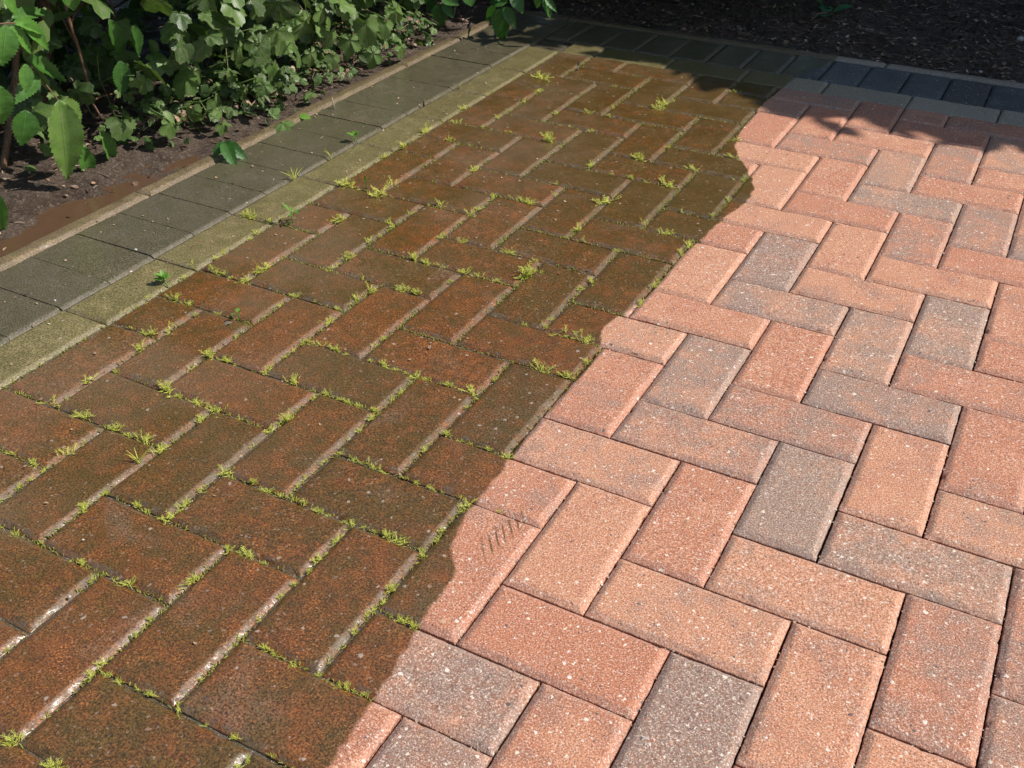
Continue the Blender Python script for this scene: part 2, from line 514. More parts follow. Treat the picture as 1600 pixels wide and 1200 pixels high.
U = 0.1
XL, YB = -7.98, 17.83                        # inner sides of the buff border
XR, YF = 10, -7
FULL = [paver_mesh('paver', -.1, .1, -.05, .05, M_RED, 10 + 3 * k) for k in range(12)]
GREY = {('V', 2, 2): .9, ('V', 2, -2): 1.0, ('H', -1, -2): .75, ('H', 3, 2): .7, ('H', 0, 3): .6, ('H', 2, 5): .75, ('H', 1, 4): .6,
        ('V', 0, 4): .7, ('H', 0, 7): .7, ('V', 0, 8): .85, ('V', 3, 7): .8, ('H', 1, 12): .75, ('V', 3, 3): .3, ('H', 2, 1): .35,
        ('V', 4, 0): .55, ('H', 3, 6): .45, ('V', 1, 5): .15, ('H', -1, 6): .1, ('V', 1, 1): .3, ('V', 0, 0): .15, ('H', 1, 0): .35,
        ('V', -1, 3): .4, ('H', 0, -1): .2, ('V', -1, -1): .3, ('V', 4, 4): .3, ('H', 4, 3): .45, ('V', 1, 13): .6, ('V', 2, 10): .5, ('H', -2, 11): .5}
pavers = []                                  # (object, kind, i, j, rect)
for i in range(-10, XR):
    for j in range(YF, 19):
        d = (i - j) % 4
        if d == 0: kind, rect = 'V', [i, i + 1, j, j + 2]
        elif d == 1: kind, rect = 'H', [i, i + 2, j, j + 1]
        else: continue
        cx0, cx1, cy0, cy1 = max(rect[0], XL), rect[1], rect[2], min(rect[3], YB)
        if cx1 - cx0 < .3 or cy1 - cy0 < .3: continue
        g = GREY.get((kind, i, j), rng.choice([.05, .15, .25, .35, .45, .55, .65]))
        tone, alg = rng.random(), rng.uniform(.15, .85)
        if i + 1 < -1 and alg > .6 and rng.random() < .5: g = max(g, .5)
        if (cx0, cx1, cy0, cy1) == tuple(rect):
            me = rng.choice(FULL)
            rz = (0 if kind == 'H' else R(90)) + (math.pi if rng.random() < .5 else 0)
        else:                                # cut against the border: sawn sides have no bevel
            hx, hy = (cx1 - cx0) / 2 * U, (cy1 - cy0) / 2 * U
            me = paver_mesh('paver', -hx, hx, -hy, hy, M_RED, rng.randrange(999), (1, 1, 1, cy1 == rect[3]))
            rz = 0
        o = place('paver', me, (cx0 + cx1) / 2 * U, (cy0 + cy1) / 2 * U, rz, g, tone, alg)
        pavers.append((o, kind, i, j, (cx0, cx1, cy0, cy1)))

# ------------------------------------------------------------------ borders: buff stretchers, charcoal soldiers, concrete edging
XM, XO = -8.93, -10.84
YM, YO = 18.84, 20.70
buff_l, buff_b, char_l, char_b = [], [], [], []
BUFF = [paver_mesh('border_block', -.1, .1, -.0475, .0475, M_BUFF, 200 + 7 * k, rim=.007, drop=.0045) for k in range(4)]
for k in range(-4, 8):
    y = 1.92 + 2 * k
    y1 = min(y + 2, YM)
    if y1 - y < 2:
        me = paver_mesh('border_block', -(y1 - y) / 2 * U, (y1 - y) / 2 * U, -.0475, .0475, M_BUFF, 240, rim=.007, drop=.0045)
    else: me = BUFF[k % 4]
    o = place('border_block', me, (XL + XM) / 2 * U, (y + y1) / 2 * U, R(90), rng.uniform(0, .4), rng.random(), rng.uniform(.3, .7))
    buff_l.append((o, (XM, XL, y, y1)))
BUFFB = paver_mesh('border_block', -.1, .1, -(YM - YB) / 2 * U, (YM - YB) / 2 * U, M_BUFF, 260, rim=.007, drop=.0045)
x = -7.98
for x1 in [-7, -5, -3, -1, 1, 3, 5, 7, 9]:
    x0, x = x, x1
    me = BUFFB if x1 - x0 == 2 else paver_mesh('border_block', -(x1 - x0) / 2 * U, (x1 - x0) / 2 * U, -(YM - YB) / 2 * U, (YM - YB) / 2 * U, M_BUFF, 270, rim=.007, drop=.0045)
    o = place('border_block', me, (x0 + x1) / 2 * U, (YB + YM) / 2 * U, 0, rng.uniform(0, .4), rng.random(), rng.uniform(.3, .7))
    buff_b.append((o, (x0, x1, YB, YM)))
CH = [paver_mesh('soldier_block', -(XM - XO) / 2 * U, (XM - XO) / 2 * U, -.05, .05, M_CHAR, 300 + 5 * k, (1, 1, 0, 0), gap=.0007, rim=.007, drop=.0045) for k in range(5)]
k = 0
y = 1.91 - 8
while y < YO - .3:
    y1 = min(y + 1, YO)
    me = CH[k % 5] if y1 - y == 1 else paver_mesh('soldier_block', -(XM - XO) / 2 * U, (XM - XO) / 2 * U, -(y1 - y) / 2 * U, (y1 - y) / 2 * U, M_CHAR, 330)
    o = place('soldier_block', me, (XM + XO) / 2 * U, (y + y1) / 2 * U, 0 if rng.random() < .5 else math.pi, rng.random(), rng.random(), rng.uniform(.3, .8))
    char_l.append((o, (XO, XM, y, y1)))
    y = y1; k += 1
CHB = [paver_mesh('soldier_block', -.049, .049, -(YO - YM) / 2 * U, (YO - YM) / 2 * U, M_CHAR, 340 + 5 * k, rim=.008, drop=.0055) for k in range(5)]
x = -.34 - 9 * .98
while x < 9:
    x0, x = x, x + .98
    if x0 < XM - .2: x0 = XM + .02
    me = CHB[k % 5] if x - x0 > .97 else paver_mesh('soldier_block', -(x - x0) / 2 * U, (x - x0) / 2 * U, -(YO - YM) / 2 * U, (YO - YM) / 2 * U, M_CHAR, 370)
    o = place('soldier_block', me, (x0 + x) / 2 * U, (YM + YO) / 2 * U, 0, rng.random(), rng.random(), rng.uniform(.2, .6))
    char_b.append((o, (x0, x, YM, YO)))
    k += 1


def edging(x0, x1, y0, y1, label):
    me = paver_mesh('concrete_edging', x0 * U, x1 * U, y0 * U, y1 * U, M_EDGE, rng.randrange(500), step=.012, rim=.009, drop=.006)
    o = bpy.data.objects.new('concrete_edging', me); COL.objects.link(o)
    o.location = (0, 0, rng.uniform(.001, .003)); o.color = (.2, rng.random(), .5, 1)
    tag(o, label, 'edging', 'concrete edging strips around the paving')


edging(-11.26, XO, -12.5, -3.3, 'concrete edging strip of the paving outside the photo near its bottom')
edging(-11.26, XO, -3.3, 5.8, 'silty concrete edging strip beside the brown puddle, nearest the camera')
edging(-11.26, XO, 5.8, 14.9, 'damp concrete edging strip under the dusty lobed bush on the left')
edging(-11.26, XO, 14.9, YO, 'short shaded concrete edging strip running into the far corner')
edging(-11.26, -9.15, YO, 21.08, 'shaded concrete edging stub at the far corner behind dark blocks')
edging(-9.15, -.05, YO, 21.08, 'dark wet concrete edging strip along the soil behind charcoal blocks')
edging(-.05, 9.05, YO, 21.08, 'cleaned pale concrete edging strip along the soil at far right')

# ------------------------------------------------------------------ what each block is called
def in_frame(rect, n=9):
    x0, x1, y0, y1 = rect
    hit = 0
    for a in range(n):
        for c in range(n):
            u, v, dd = project(((x0 + (x1 - x0) * a / (n - 1)) * U, (y0 + (y1 - y0) * c / (n - 1)) * U, 0))
            if dd > 0 and 0 <= u < 1600 and 0 <= v < 1200: hit += 1
    return hit / n / n


def look(o, rect):
    x0, x1, y0, y1 = rect
    k = [1 if (x0 + (x1 - x0) * a / 6) < edge_x(y0 + (y1 - y0) * c / 6) else 0 for a in range(7) for c in range(7)]
    f = sum(k) / len(k)
    g, al = o.color[0], o.color[2]
    if f > .93: return 'wet', ('mossy green-brown' if al > .62 else 'dark brown' if g > .42 else 'rust brown')
    if f < .07: return 'clean', ('grey mottled' if g > .62 else 'greyish orange' if g > .33 else 'salmon orange')
    return 'half wet', ('grey-brown' if g > .4 else 'orange-brown')


rows = {}
for o, kind, i, j, rect in pavers:
    if in_frame(rect) > 0: rows.setdefault((kind, i - j), []).append((i, o, rect))
    else: tag(o, 'brick paver of the paving that continues outside the photo', 'paver', 'block pavers in herringbone')
PNAME = {}
for kind in 'VH':
    for rn, key in enumerate(sorted([q for q in rows if q[0] == kind], key=lambda q: -q[1])):
        for n, (i, o, rect) in enumerate(sorted(rows[key], key=lambda q: q[0])):
            st, colr = look(o, rect)
            kw = 'lengthwise' if kind == 'V' else 'crosswise'
            tag(o, f'{st} {colr} paver, {ORD[n]} from left in {ORD[rn]} {kw} row from bottom', 'paver', 'block pavers in herringbone')
            PNAME[(kind, i, key[1])] = (ORD[n], ORD[rn], kw, rect, o)


def name_row(items, fmt, cat, group, rest):
    n = 0
    for o, rect in items:
        if in_frame(rect) > 0:
            tag(o, fmt(n, o, rect), cat, group); n += 1
        else: tag(o, rest, cat, group)


name_row(buff_l, lambda n, o, r: f'wet olive buff border block beside the rust pavers, {ORD[n]} from the near left', 'border block', 'buff border blocks', 'buff border block of the left border outside the photo')
name_row(buff_b, lambda n, o, r: (f'clean buff border block behind the orange pavers, {ORD[n]} from the far corner' if r[0] > -2 else
                                  f'wet shaded buff border block behind the rust pavers, {ORD[n]} from the far corner'), 'border block', 'buff border blocks', 'buff border block of the far border outside the photo')
name_row(char_l, lambda n, o, r: f'wet olive-grey block between buff border and left edging, {ORD[n]} from the near left', 'border block', 'charcoal soldier blocks', 'charcoal border block of the left border outside the photo')
name_row(char_b, lambda n, o, r: (f'clean blue-black block in front of the back edging, {ORD[n]} from the far corner' if r[0] > -1.9 else
                                  f'wet black block in front of the back edging, {ORD[n]} from the far corner'), 'border block', 'charcoal soldier blocks', 'charcoal border block of the far border outside the photo')


# ------------------------------------------------------------------ moss tufts: x, y (100 mm), width (mm)
MOSS = """
-2.99,6.36,43 -5.91,0.9,33 -3.05,-3.97,20 -7.82,7.94,41 -7,7.92,40 -4.92,0.97,26 -3.03,-1.63,21 -2.51,-4.01,18 -2.96,9.69,37 -2.24,10.93,38
-1.67,4.94,29 -1.3,4.94,29 -1.54,3.97,28 -1.12,3.96,27 -5.34,11.95,39 -6.93,0.65,25 -7.08,-0.09,24 -6.45,-0.06,24 -5.84,-0.05,23 -5.34,-0.02,23
-4.99,-1.33,21 -3.98,-0.95,21 -1,-1.38,18 -3.97,1.24,24 -2.08,2.95,25 -6.94,6.61,32 -8.53,5.94,33 -6.9,2.32,27 -6.91,1.64,26 -5.95,2.01,26
-4.47,1.94,25 -7.37,15.65,42 -6.02,-0.65,21 -3.6,-2.02,18 -1.91,-3.06,15 -2.74,-1.05,18 -1.26,-2.03,16 -4.03,0.95,21 -1.35,-0.03,19 -5.03,4.71,26
-2.01,6.73,27 -3.3,11.92,32 -6.21,-1.04,18 -4.99,-0.04,19 -4.96,0.7,19 -3.96,-0.04,18 -2.98,-1.06,16 -0.98,-3.12,13 -1.7,-2.01,15 -1.01,-0.69,16
-0.64,-1.05,15 -2.97,2.94,21 -0.97,0.92,17 -2.48,-0.05,17 -7.96,11.14,32 -6.02,6.89,26 -6.02,5.5,25 -4.46,9,28 -4.28,9.1,28 -4.56,4.98,23
-7.92,5.47,26 -7.66,3.91,24 -7,3.99,24 -7.07,4.36,24 -6.96,4.55,24 -7.18,1.93,22 -5.03,4.34,23 -1.03,12.01,29 -0.99,6.45,23 -4.04,14.81,30
-3.84,15.38,31 -5.3,1.02,18 -3.96,-0.35,16 -4,-0.69,15 -5.32,-2.01,15 -5.66,1.91,19 -3.01,-2.93,13 -3.01,-3.1,13 -2,-0.68,15 -0.67,-2.07,13
-0.98,-0.1,15 -0.52,-1.03,14 -3.51,2.96,19 -2.52,0.99,16 -2.22,0.98,16 -3.27,-0.04,16 -1.98,-0.05,15 -2.01,-0.33,15 -1.55,-0.03,15 -7.86,10.21,27
-6.95,8.43,25 -6.04,6.16,23 -6.05,5.1,22 -4.96,8.02,24 -4.98,8.86,25 -4.98,6.01,22 -4.72,5.99,22 -3.97,6,22 -7.97,4.61,22 -8.12,4,22 -7.64,2.96,21
-5.97,3.61,20 -5.02,3.59,20 -4.46,2.96,19 -1.52,9.13,23 -3,8.4,23 -2.07,12.01,26 -1.02,8.76,23 -1.04,8.4,22 -0.97,4.46,19 -5.96,1.57,16 -4.48,-1.01,13
-4.29,-1.02,13 -4.3,-2.01,13 -4.04,-2.14,12 -0.74,-2.02,11 -3.85,1.96,16 -3.03,2.52,16 -3.07,1.98,15 -3.04,1.82,15 -2.49,2.97,16 -1.94,2,15 -2,1.58,14
-0.99,2.01,14 -2.36,0.97,14 -1.53,0.96,14 -2.91,-0.04,14 -7.22,11.05,24 -5.97,9.85,23 -5.72,8.1,21 -3.69,6.07,19 -3.64,7.06,20 -4.32,4.99,18
-8,4.38,19 -7.32,2.97,18 -7.51,3.99,19 -5.98,3.99,18 -4.73,2.95,17 -3.62,2.94,16 -3.97,3.33,17 -1.6,13.06,23 -2.06,9.16,21 -4.15,11.16,22
-2.45,-3.02,10 -5.36,14.01,22 -3.03,11.02,19 -5.58,-0.05,13 -6.64,-1.04,12 -5.94,-1.26,12 -5.66,0.94,13 -3.53,-0.01,12 -2.31,-3.03,9 -2.28,-2.96,9
-1.24,-3.05,9 -1.04,-3.23,9 -1.97,-1.7,10 -1.54,-2.04,10 -0.98,-1.02,10 -1.03,-1.12,10 -4.99,2.15,14 -4.96,1.96,14 -3.49,1.97,13 -3.33,1.97,13
-3.37,2.98,14 -2.86,3.01,14 -2.93,0.99,12 -2.99,0.78,12 -3,0.4,12 -2.71,0.97,12 -0.99,0.8,12 -3.09,-0.05,12 -2.74,-0.03,12 -7.89,9.53,20
-7.69,11.92,21 -7.91,12.86,22 -7.01,12.7,22 -5.05,6.91,17 -4.58,7.1,17 -5.38,5.04,16 -7.96,2.87,15 -6.02,2.57,15 -5.1,2.94,14 -4.95,3.02,14
-1.83,13.98,21 -1.01,10.95,18 -0.94,10.09,18 -2.67,8.03,17 -1.02,7.08,16 -2.01,6.41,16 -1.96,5.07,15 -2.81,16.87,23 -2.86,-3.02,9 -2.69,-3,9
-1.58,-3.01,8 -2.01,-1.33,10 -1.03,0.23,10 -6.87,14.75,20 -6.88,13.92,20 -6.85,0.94,11 -5.99,-1.05,10 -5.93,-1.4,10 -4.99,-1,10 -4.59,0.96,11
-4.01,0.6,10 -2.84,-0.97,9 -3.02,-2.27,8 -2.99,-2.49,8 -2.15,-3.83,7 -2,-0.88,9 -2.02,-1.13,9 -1.02,-0.88,9 -3.98,1.86,11 -2.99,2.32,11 -3,1.54,11
-3.01,0.24,10 -1.98,3.45,11 -1.29,1.97,10 -2.11,-0.02,9 -1.69,-0.03,9 -1.99,-0.39,9 -4.98,8.3,15 -4.25,10.06,16 -3.97,9.52,15 -4.95,7.05,14
-4.49,6.05,14 -3.37,6.02,13 -4,5.61,13 -5.97,7.52,15 -3.11,7.01,14 -8.1,5.96,15 -7.92,5.25,14 -7.96,3.62,13 -5.14,4.01,13 -4.01,3.59,12 -1.57,10.09,15
-1.01,7.28,13 -4.84,13.98,16 -4.84,12.95,16 -5.94,13.59,16 -2.92,12.88,15 -5.63,-1.98,8 -3.99,-3.25,7 -1.98,-2.02,7 -0.8,-3.02,6 -2.48,-1.02,7
-0.99,-2.04,6 -0.45,-2.04,6 -3.64,1.95,9 -3.82,2.95,9 -3,1.29,8 -1.99,2.67,9 -1.99,3.68,9 -1.98,1.74,8 -1.35,0.97,8 -1.13,0.99,8 -0.99,0.64,8 -1,0.4,8
-2.31,-0.04,8 -1.85,-0.03,8 -1.04,-0.02,7 -6.98,13.24,15 -6.3,12.06,14 -6.01,6.46,11 -4.35,6.11,11 -7.3,3.99,11 -7.55,2,10 -5.58,4.02,10 -4.24,2.97,9
-4.99,2.69,10 -5.01,2.5,9 -6.95,2.79,10 -6.71,2.92,10 -2.04,7.98,11 -2.29,5.02,10 -2.01,5.34,10 -0.99,4.84,10 -4.88,14.6,14 -3.95,11.19,12
-2.7,10.97,12 -2.02,-2.62,6 -1.74,0.98,7 -0.57,1,7 -5.32,13.02,11 -3.48,11.04,10 -2.24,12.07,10 -2.98,13.76,11 -5.54,15.91,12 -6,-0.37,6 -5.08,-1.02,6
-3.37,-1.97,5 -1.73,-2.12,5 -2,-1.54,5 -4.12,1.99,7 -3.17,2.99,7 -1.69,1.97,6 -1.54,1.97,6 -1.91,1,6 -6.95,12.06,11 -5.92,7.99,9 -5.02,7.61,9
-5.97,-0.17,5
"""


def sprig_mat(name, ca, cb, trans=0.35):
    m, t, bs = new_mat(name)
    b = NB(t)
    at = b.n('ShaderNodeAttribute', attribute_name='tint')
    oi = b.n('ShaderNodeObjectInfo')
    f = b.math('ADD', b.math('MULTIPLY', at.outputs['Fac'], 0.75), b.math('MULTIPLY', oi.outputs['Random'], 0.25))
    c = b.mix(f, ca, cb)
    b.set(bs.inputs['Base Color'], c)
    bs.inputs['Roughness'].default_value = 0.5
    tr = b.n('ShaderNodeBsdfTranslucent'); b.set(tr.inputs[0], c)
    mx = b.n('ShaderNodeMixShader'); mx.inputs[0].default_value = trans
    t.links.new(bs.outputs[0], mx.inputs[1]); t.links.new(tr.outputs[0], mx.inputs[2])
    t.links.new(mx.outputs[0], t.nodes['Material Output'].inputs[0])
    return m


M_MOSS = sprig_mat('yellow green moss', (0.56, 0.60, 0.06), (0.86, 0.86, 0.22))
M_DULL = sprig_mat('dull green moss', (0.16, 0.175, 0.026), (0.52, 0.52, 0.10))
M_WEED = sprig_mat('young green leaf', (0.10, 0.24, 0.03), (0.20, 0.38, 0.06))


class MB:
    """collects strands, leaves and tubes into one mesh"""
    def __init__(s): s.V, s.F, s.T, s.UV = [], [], [], []

    def strip(s, pts, wid, side, t):
        """a thin three-sided blade along pts"""
        n0 = len(s.V)
        for k, q in enumerate(pts):
            wk = wid * (1 - .75 * (k / (len(pts) - 1)) ** 2)
            q = np.array(q)
            up = np.array((0, 0, wk * .55))
            for e in (-side * wk / 2, up, side * wk / 2):
                s.V.append(tuple(q + e)); s.T.append(t); s.UV.append((0, 0))
        for k in range(len(pts) - 1):
            a = n0 + 3 * k
            s.F += [(a, a + 1, a + 4, a + 3), (a + 1, a + 2, a + 5, a + 4), (a + 2, a, a + 3, a + 5)]

    def tube(s, pts, r0, r1, t=.5, n=6):
        pts = [np.array(q, float) for q in pts]
        n0 = len(s.V)
        for k, q in enumerate(pts):
            d = pts[min(k + 1, len(pts) - 1)] - pts[max(k - 1, 0)]
            d /= np.linalg.norm(d) + 1e-9
            a = np.cross(d, (0, 0, 1) if abs(d[2]) < .9 else (1, 0, 0)); a /= np.linalg.norm(a)
            c = np.cross(d, a)
            r = r0 + (r1 - r0) * k / (len(pts) - 1)
            for e in range(n):
                an = 2 * math.pi * e / n
                s.V.append(tuple(q + r * (math.cos(an) * a + math.sin(an) * c))); s.T.append(t); s.UV.append((0, k / len(pts)))
        for k in range(len(pts) - 1):
            for e in range(n):
                a, c = n0 + k * n + e, n0 + k * n + (e + 1) % n
                s.F.append((a, c, c + n, a + n))
        s.F.append(tuple(n0 + e for e in reversed(range(n))))
        s.F.append(tuple(n0 + (len(pts) - 1) * n + e for e in range(n)))

    def leaf(s, shape, base, tip, normal, width=1.0, t=.5, curl=0.0):
        base, tip = np.array(base, float), np.array(tip, float)
        d = tip - base; L = np.linalg.norm(d); d /= L
        x = np.cross(d, normal); x /= np.linalg.norm(x) + 1e-9
        z = np.cross(x, d)
        P, F, UV = shape
        q = P.copy()
        q[:, 2] -= curl * q[:, 1] ** 2
        W = base + L * (q[:, :1] * width * x + q[:, 1:2] * d + q[:, 2:3] * z)
        n0 = len(s.V)
        s.V += [tuple(r) for r in W]; s.T += [t] * len(W); s.UV += [tuple(r) for r in UV]
        s.F += [tuple(i + n0 for i in f) for f in F]

    def build(s, name, mat, parent=None):
        return mesh(name, s.V, s.F, mat, True, parent, s.UV, s.T)


def ovate(n=16, half=.27, teeth=.03, cols=2, fold=.35, belly=.8):
    """a pointed leaf with a saw-toothed margin, base at the origin, tip at y = 1"""
    P, UV, F = [], [], []
    for k in range(n + 1):
        t = k / n
        wd = half * math.sin(math.pi * min(1, t ** belly * .985 + .015)) ** .85 * (1 - .18 * t) if 0 < k < n else .004
        if 0 < k < n and teeth: wd += teeth * (1 if k % 2 else -1) * .5
        y = t + (teeth * .5 if k % 2 else 0)
        for c in range(-cols, cols + 1):
            u = c / cols
            rip = .012 * math.sin(t * 24 + abs(u) * 5) * abs(u) if cols > 1 else 0
            P.append((u * wd, min(y, 1.0) if abs(c) == cols else t, fold * abs(u) * wd + rip - .05 * math.sin(math.pi * t) * 0))
            UV.append((u, t))
    m = 2 * cols + 1
    for k in range(n):
        for c in range(m - 1):
            a = k * m + c
            F.append((a, a + 1, a + m + 1, a + m))
    return np.array(P), F, np.array(UV)


def lobed(rings=4, n=60, lobes=5, deep=.30, teeth=.035):
    """a palmate leaf: lobes round the end of the stalk, saw-toothed"""
    P, UV, F = [(0, .22, 0)], [(0, .22)], []
    for r in range(1, rings + 1):
        for k in range(n):
            a = -math.pi + 2 * math.pi * k / n                    # 0 = towards the tip
            ph = a / (2 * math.pi / (lobes + .6))
            env = .50 + .24 * math.cos(a)
            rad = env * (1 - deep * (1 - abs(math.cos(math.pi * ph)) ** .7))
            if abs(a) > 2.65: rad *= .40
            if r == rings: rad += teeth * (1 if k % 2 else -.6)
            f = r / rings
            x, y = math.sin(a) * rad * f, .22 + math.cos(a) * rad * f
            z = .10 * f * abs(math.cos(math.pi * ph)) * (-1) + .06 * f + .02 * math.sin(7 * x + 5 * y) - .10 * (f ** 2) * abs(x)
            P.append((x, y, z)); UV.append((x * 2, y))
    for k in range(n):
        F.append((0, 1 + k, 1 + (k + 1) % n))
    for r in range(rings - 1):
        for k in range(n):
            a, c = 1 + r * n + k, 1 + r * n + (k + 1) % n
            F.append((a, a + n, c + n, c))
    return np.array(P), F, np.array(UV)


OV, OVL = ovate(), ovate(7, .27, .03, 1)
OVN = ovate(10, .2, .0, 1, .25)
OVX = ovate(4, .3, 0, 1, .3)
LB = lobed()
LBL = lobed(3, 38, 5, .27, .035)
LB3 = lobed(3, 40, 3, .34, .04)
SPOON = ovate(8, .17, 0, 1, .25, 1.7)


def rv(a=-1, c=1): return np.array([rng.uniform(a, c) for _ in range(3)])


# ------------------------------------------------------------------ moss
def moss_mesh(k, mat, n=34, flat=False):
    g = random.Random(500 + k)
    b = MB()
    wide = g.uniform(.55, 1.0)
    for _ in range(n):
        an = g.uniform(0, 2 * math.pi)
        el = R(g.uniform(15, 75)) if not flat else R(g.uniform(5, 40))
        L = g.uniform(.30, .78)
        o = np.array((g.gauss(0, .20), g.gauss(0, .10) * wide, -.02))
        d = np.array((math.cos(an) * math.cos(el), math.sin(an) * math.cos(el) * wide, math.sin(el) * .85))
        bend = np.array((g.uniform(-.14, .14), g.uniform(-.14, .14), g.uniform(-.05, .12)))
        pts = [o + d * L * u + bend * u * u for u in (0, .35, .7, 1)]
        side = np.cross(d, (0, 0, 1)); side /= np.linalg.norm(side) + 1e-6
        t = g.random()
        b.strip(pts, .040, side, t)
        for u in (.35, .5, .65, .8, .92):                          # little side leaves
            for sgn in (-1, 1):
                if g.random() < .8:
                    q = o + d * L * u + bend * u * u
                    e = side * sgn * .8 + d * .7 + np.array((0, 0, g.uniform(0, .5)))
                    e /= np.linalg.norm(e)
                    l = g.uniform(.09, .19)
                    b.strip([q, q + e * l * .55, q + e * l]  , .031, np.cross(e, (0, 0, 1)), min(1, t + g.uniform(-.2, .3)))
    me = mesh('moss_tuft', b.V, b.F, mat, True, None, None, b.T)
    return me


PROTO = [moss_mesh(k, M_MOSS, n) for k, n in enumerate((8, 12, 15, 18, 22, 26, 14, 10, 7, 20))]
MEAN = []
for o in PROTO:
    MEAN.append(o.data)
    bpy.data.objects.remove(o)

SEAMS_V, SEAMS_H = [], []                   # joints actually present: (x, y0, y1) and (y, x0, x1)
for o, kind, i, j, (x0, x1, y0, y1) in pavers:
    SEAMS_V.append((x0, y0, y1)); SEAMS_H.append((y1, x0, x1))


def owner(x, y):
    """the paver whose edge lies nearest, which edge, and how far along it"""
    best = (9,)
    for (kind, i, dk), (on, rn, kw, (x0, x1, y0, y1), o) in PNAME.items():
        if not (x0 - .3 < x < x1 + .3 and y0 - .3 < y < y1 + .3): continue
        for e, dd, f in (('left', abs(x - x0), y), ('right', abs(x - x1), y), ('far', abs(y - y1), x), ('near', abs(y - y0), x)):
            off = max(0, x0 - x, x - x1, y0 - y, y - y1)
            if dd + off < best[0]: best = (dd + off, on, rn, kw, e, f, o, (x0, x1, y0, y1))
    return best


tufts = []
for q in MOSS.split():
    x, y, wmm = map(float, q.split(','))
    own = owner(x, y)
    snap = .22
    if own[0] < snap:                        # moss roots in the joints
        x0, x1, y0, y1 = own[7]
        e = own[4]
        if e == 'left': x = x0 + rng.uniform(-.03, .03)
        elif e == 'right': x = x1 + rng.uniform(-.03, .03)
        elif e == 'far': y = y1 + rng.uniform(-.03, .03)
        else: y = y0 + rng.uniform(-.03, .03)
    tufts.append((x, y, wmm / 1000, own))
tufts = sorted(tufts, key=lambda t: -t[2])[:297]
along = {}
for n, tf in enumerate(tufts):
    if tf[3][0] < 1: along.setdefault(tf[3][1:5], []).append((tf[3][5], n))
label_of = {}
for key, lst in along.items():
    lst.sort()
    on, rn, kw, e = key
    for m, (f, n) in enumerate(lst):
        sz = tufts[n][2]
        adj = 'tiny' if sz < .010 else 'small' if sz < .017 else 'bushy' if sz < .027 else 'wide'
        way = ('from left' if e in ('far', 'near') else 'from front')
        nth = '' if len(lst) == 1 else f', {ORD[m]} {way},'
        label_of[n] = f'{adj} moss tuft{nth} at {e} edge of {on} paver in {rn} {kw} row'
for n, (x, y, sz, own) in enumerate(tufts):
    me = MEAN[rng.randrange(10)] if sz < .03 else MEAN[rng.choice([3, 4, 5, 9])]
    o = bpy.data.objects.new('moss_tuft', me); COL.objects.link(o)
    e = own[4] if own[0] < 1 else 'far'
    o.location = (x * U, y * U, -.003)
    o.rotation_euler = (R(rng.uniform(-10, 10)), R(rng.uniform(-10, 10)), (0 if e in ('far', 'near') else R(90)) + R(rng.uniform(-35, 35)) + (math.pi if rng.random() < .5 else 0))
    s = max(sz, .0085) * 1.12
    o.scale = (s, s * rng.uniform(.75, 1), s * rng.uniform(.6, .95))
    tag(o, label_of.get(n, f'moss tuft on the buff border, {ORD[n % 30]} by size'), 'moss', 'moss tufts in the wet joints')


def moss_film():
    b = MB()
    g = random.Random(3)
    segs = [(np.array((x, y0)), np.array((x, y1))) for x, y0, y1 in SEAMS_V] + [(np.array((x0, y)), np.array((x1, y))) for y, x0, x1 in SEAMS_H]
    for a, c in segs:
        n = int(np.linalg.norm(c - a) * 70)
        for k in range(n):
            q = a + (c - a) * g.random()
            if q[0] > edge_x(q[1]) - .06 + .12 * g.random() or q[1] > 18: continue
            dn = nz(q[0], q[1], 0, 1.1) + .45 * nz(q[0], q[1], 5, 4)
            if dn < g.uniform(-.32, .42): continue
            p0 = np.array((q[0] * U + g.gauss(0, .0016), q[1] * U + g.gauss(0, .0016), -.005))
            an = g.uniform(0, 6.28); el = R(g.uniform(15, 80)); L = g.uniform(.0025, .0075)
            d = np.array((math.cos(an) * math.cos(el), math.sin(an) * math.cos(el), math.sin(el)))
            side = np.cross(d, (0, 0, 1)); side /= np.linalg.norm(side)
            b.strip([p0, p0 + d * L * .6, p0 + d * L + np.array((0, 0, -.001))], .0016, side, g.random())
    tag(mesh('moss_film', b.V, b.F, M_DULL, True, None, None, b.T), kind='stuff', label='low dull green moss film growing along the wet paving joints', cat='moss')


moss_film()


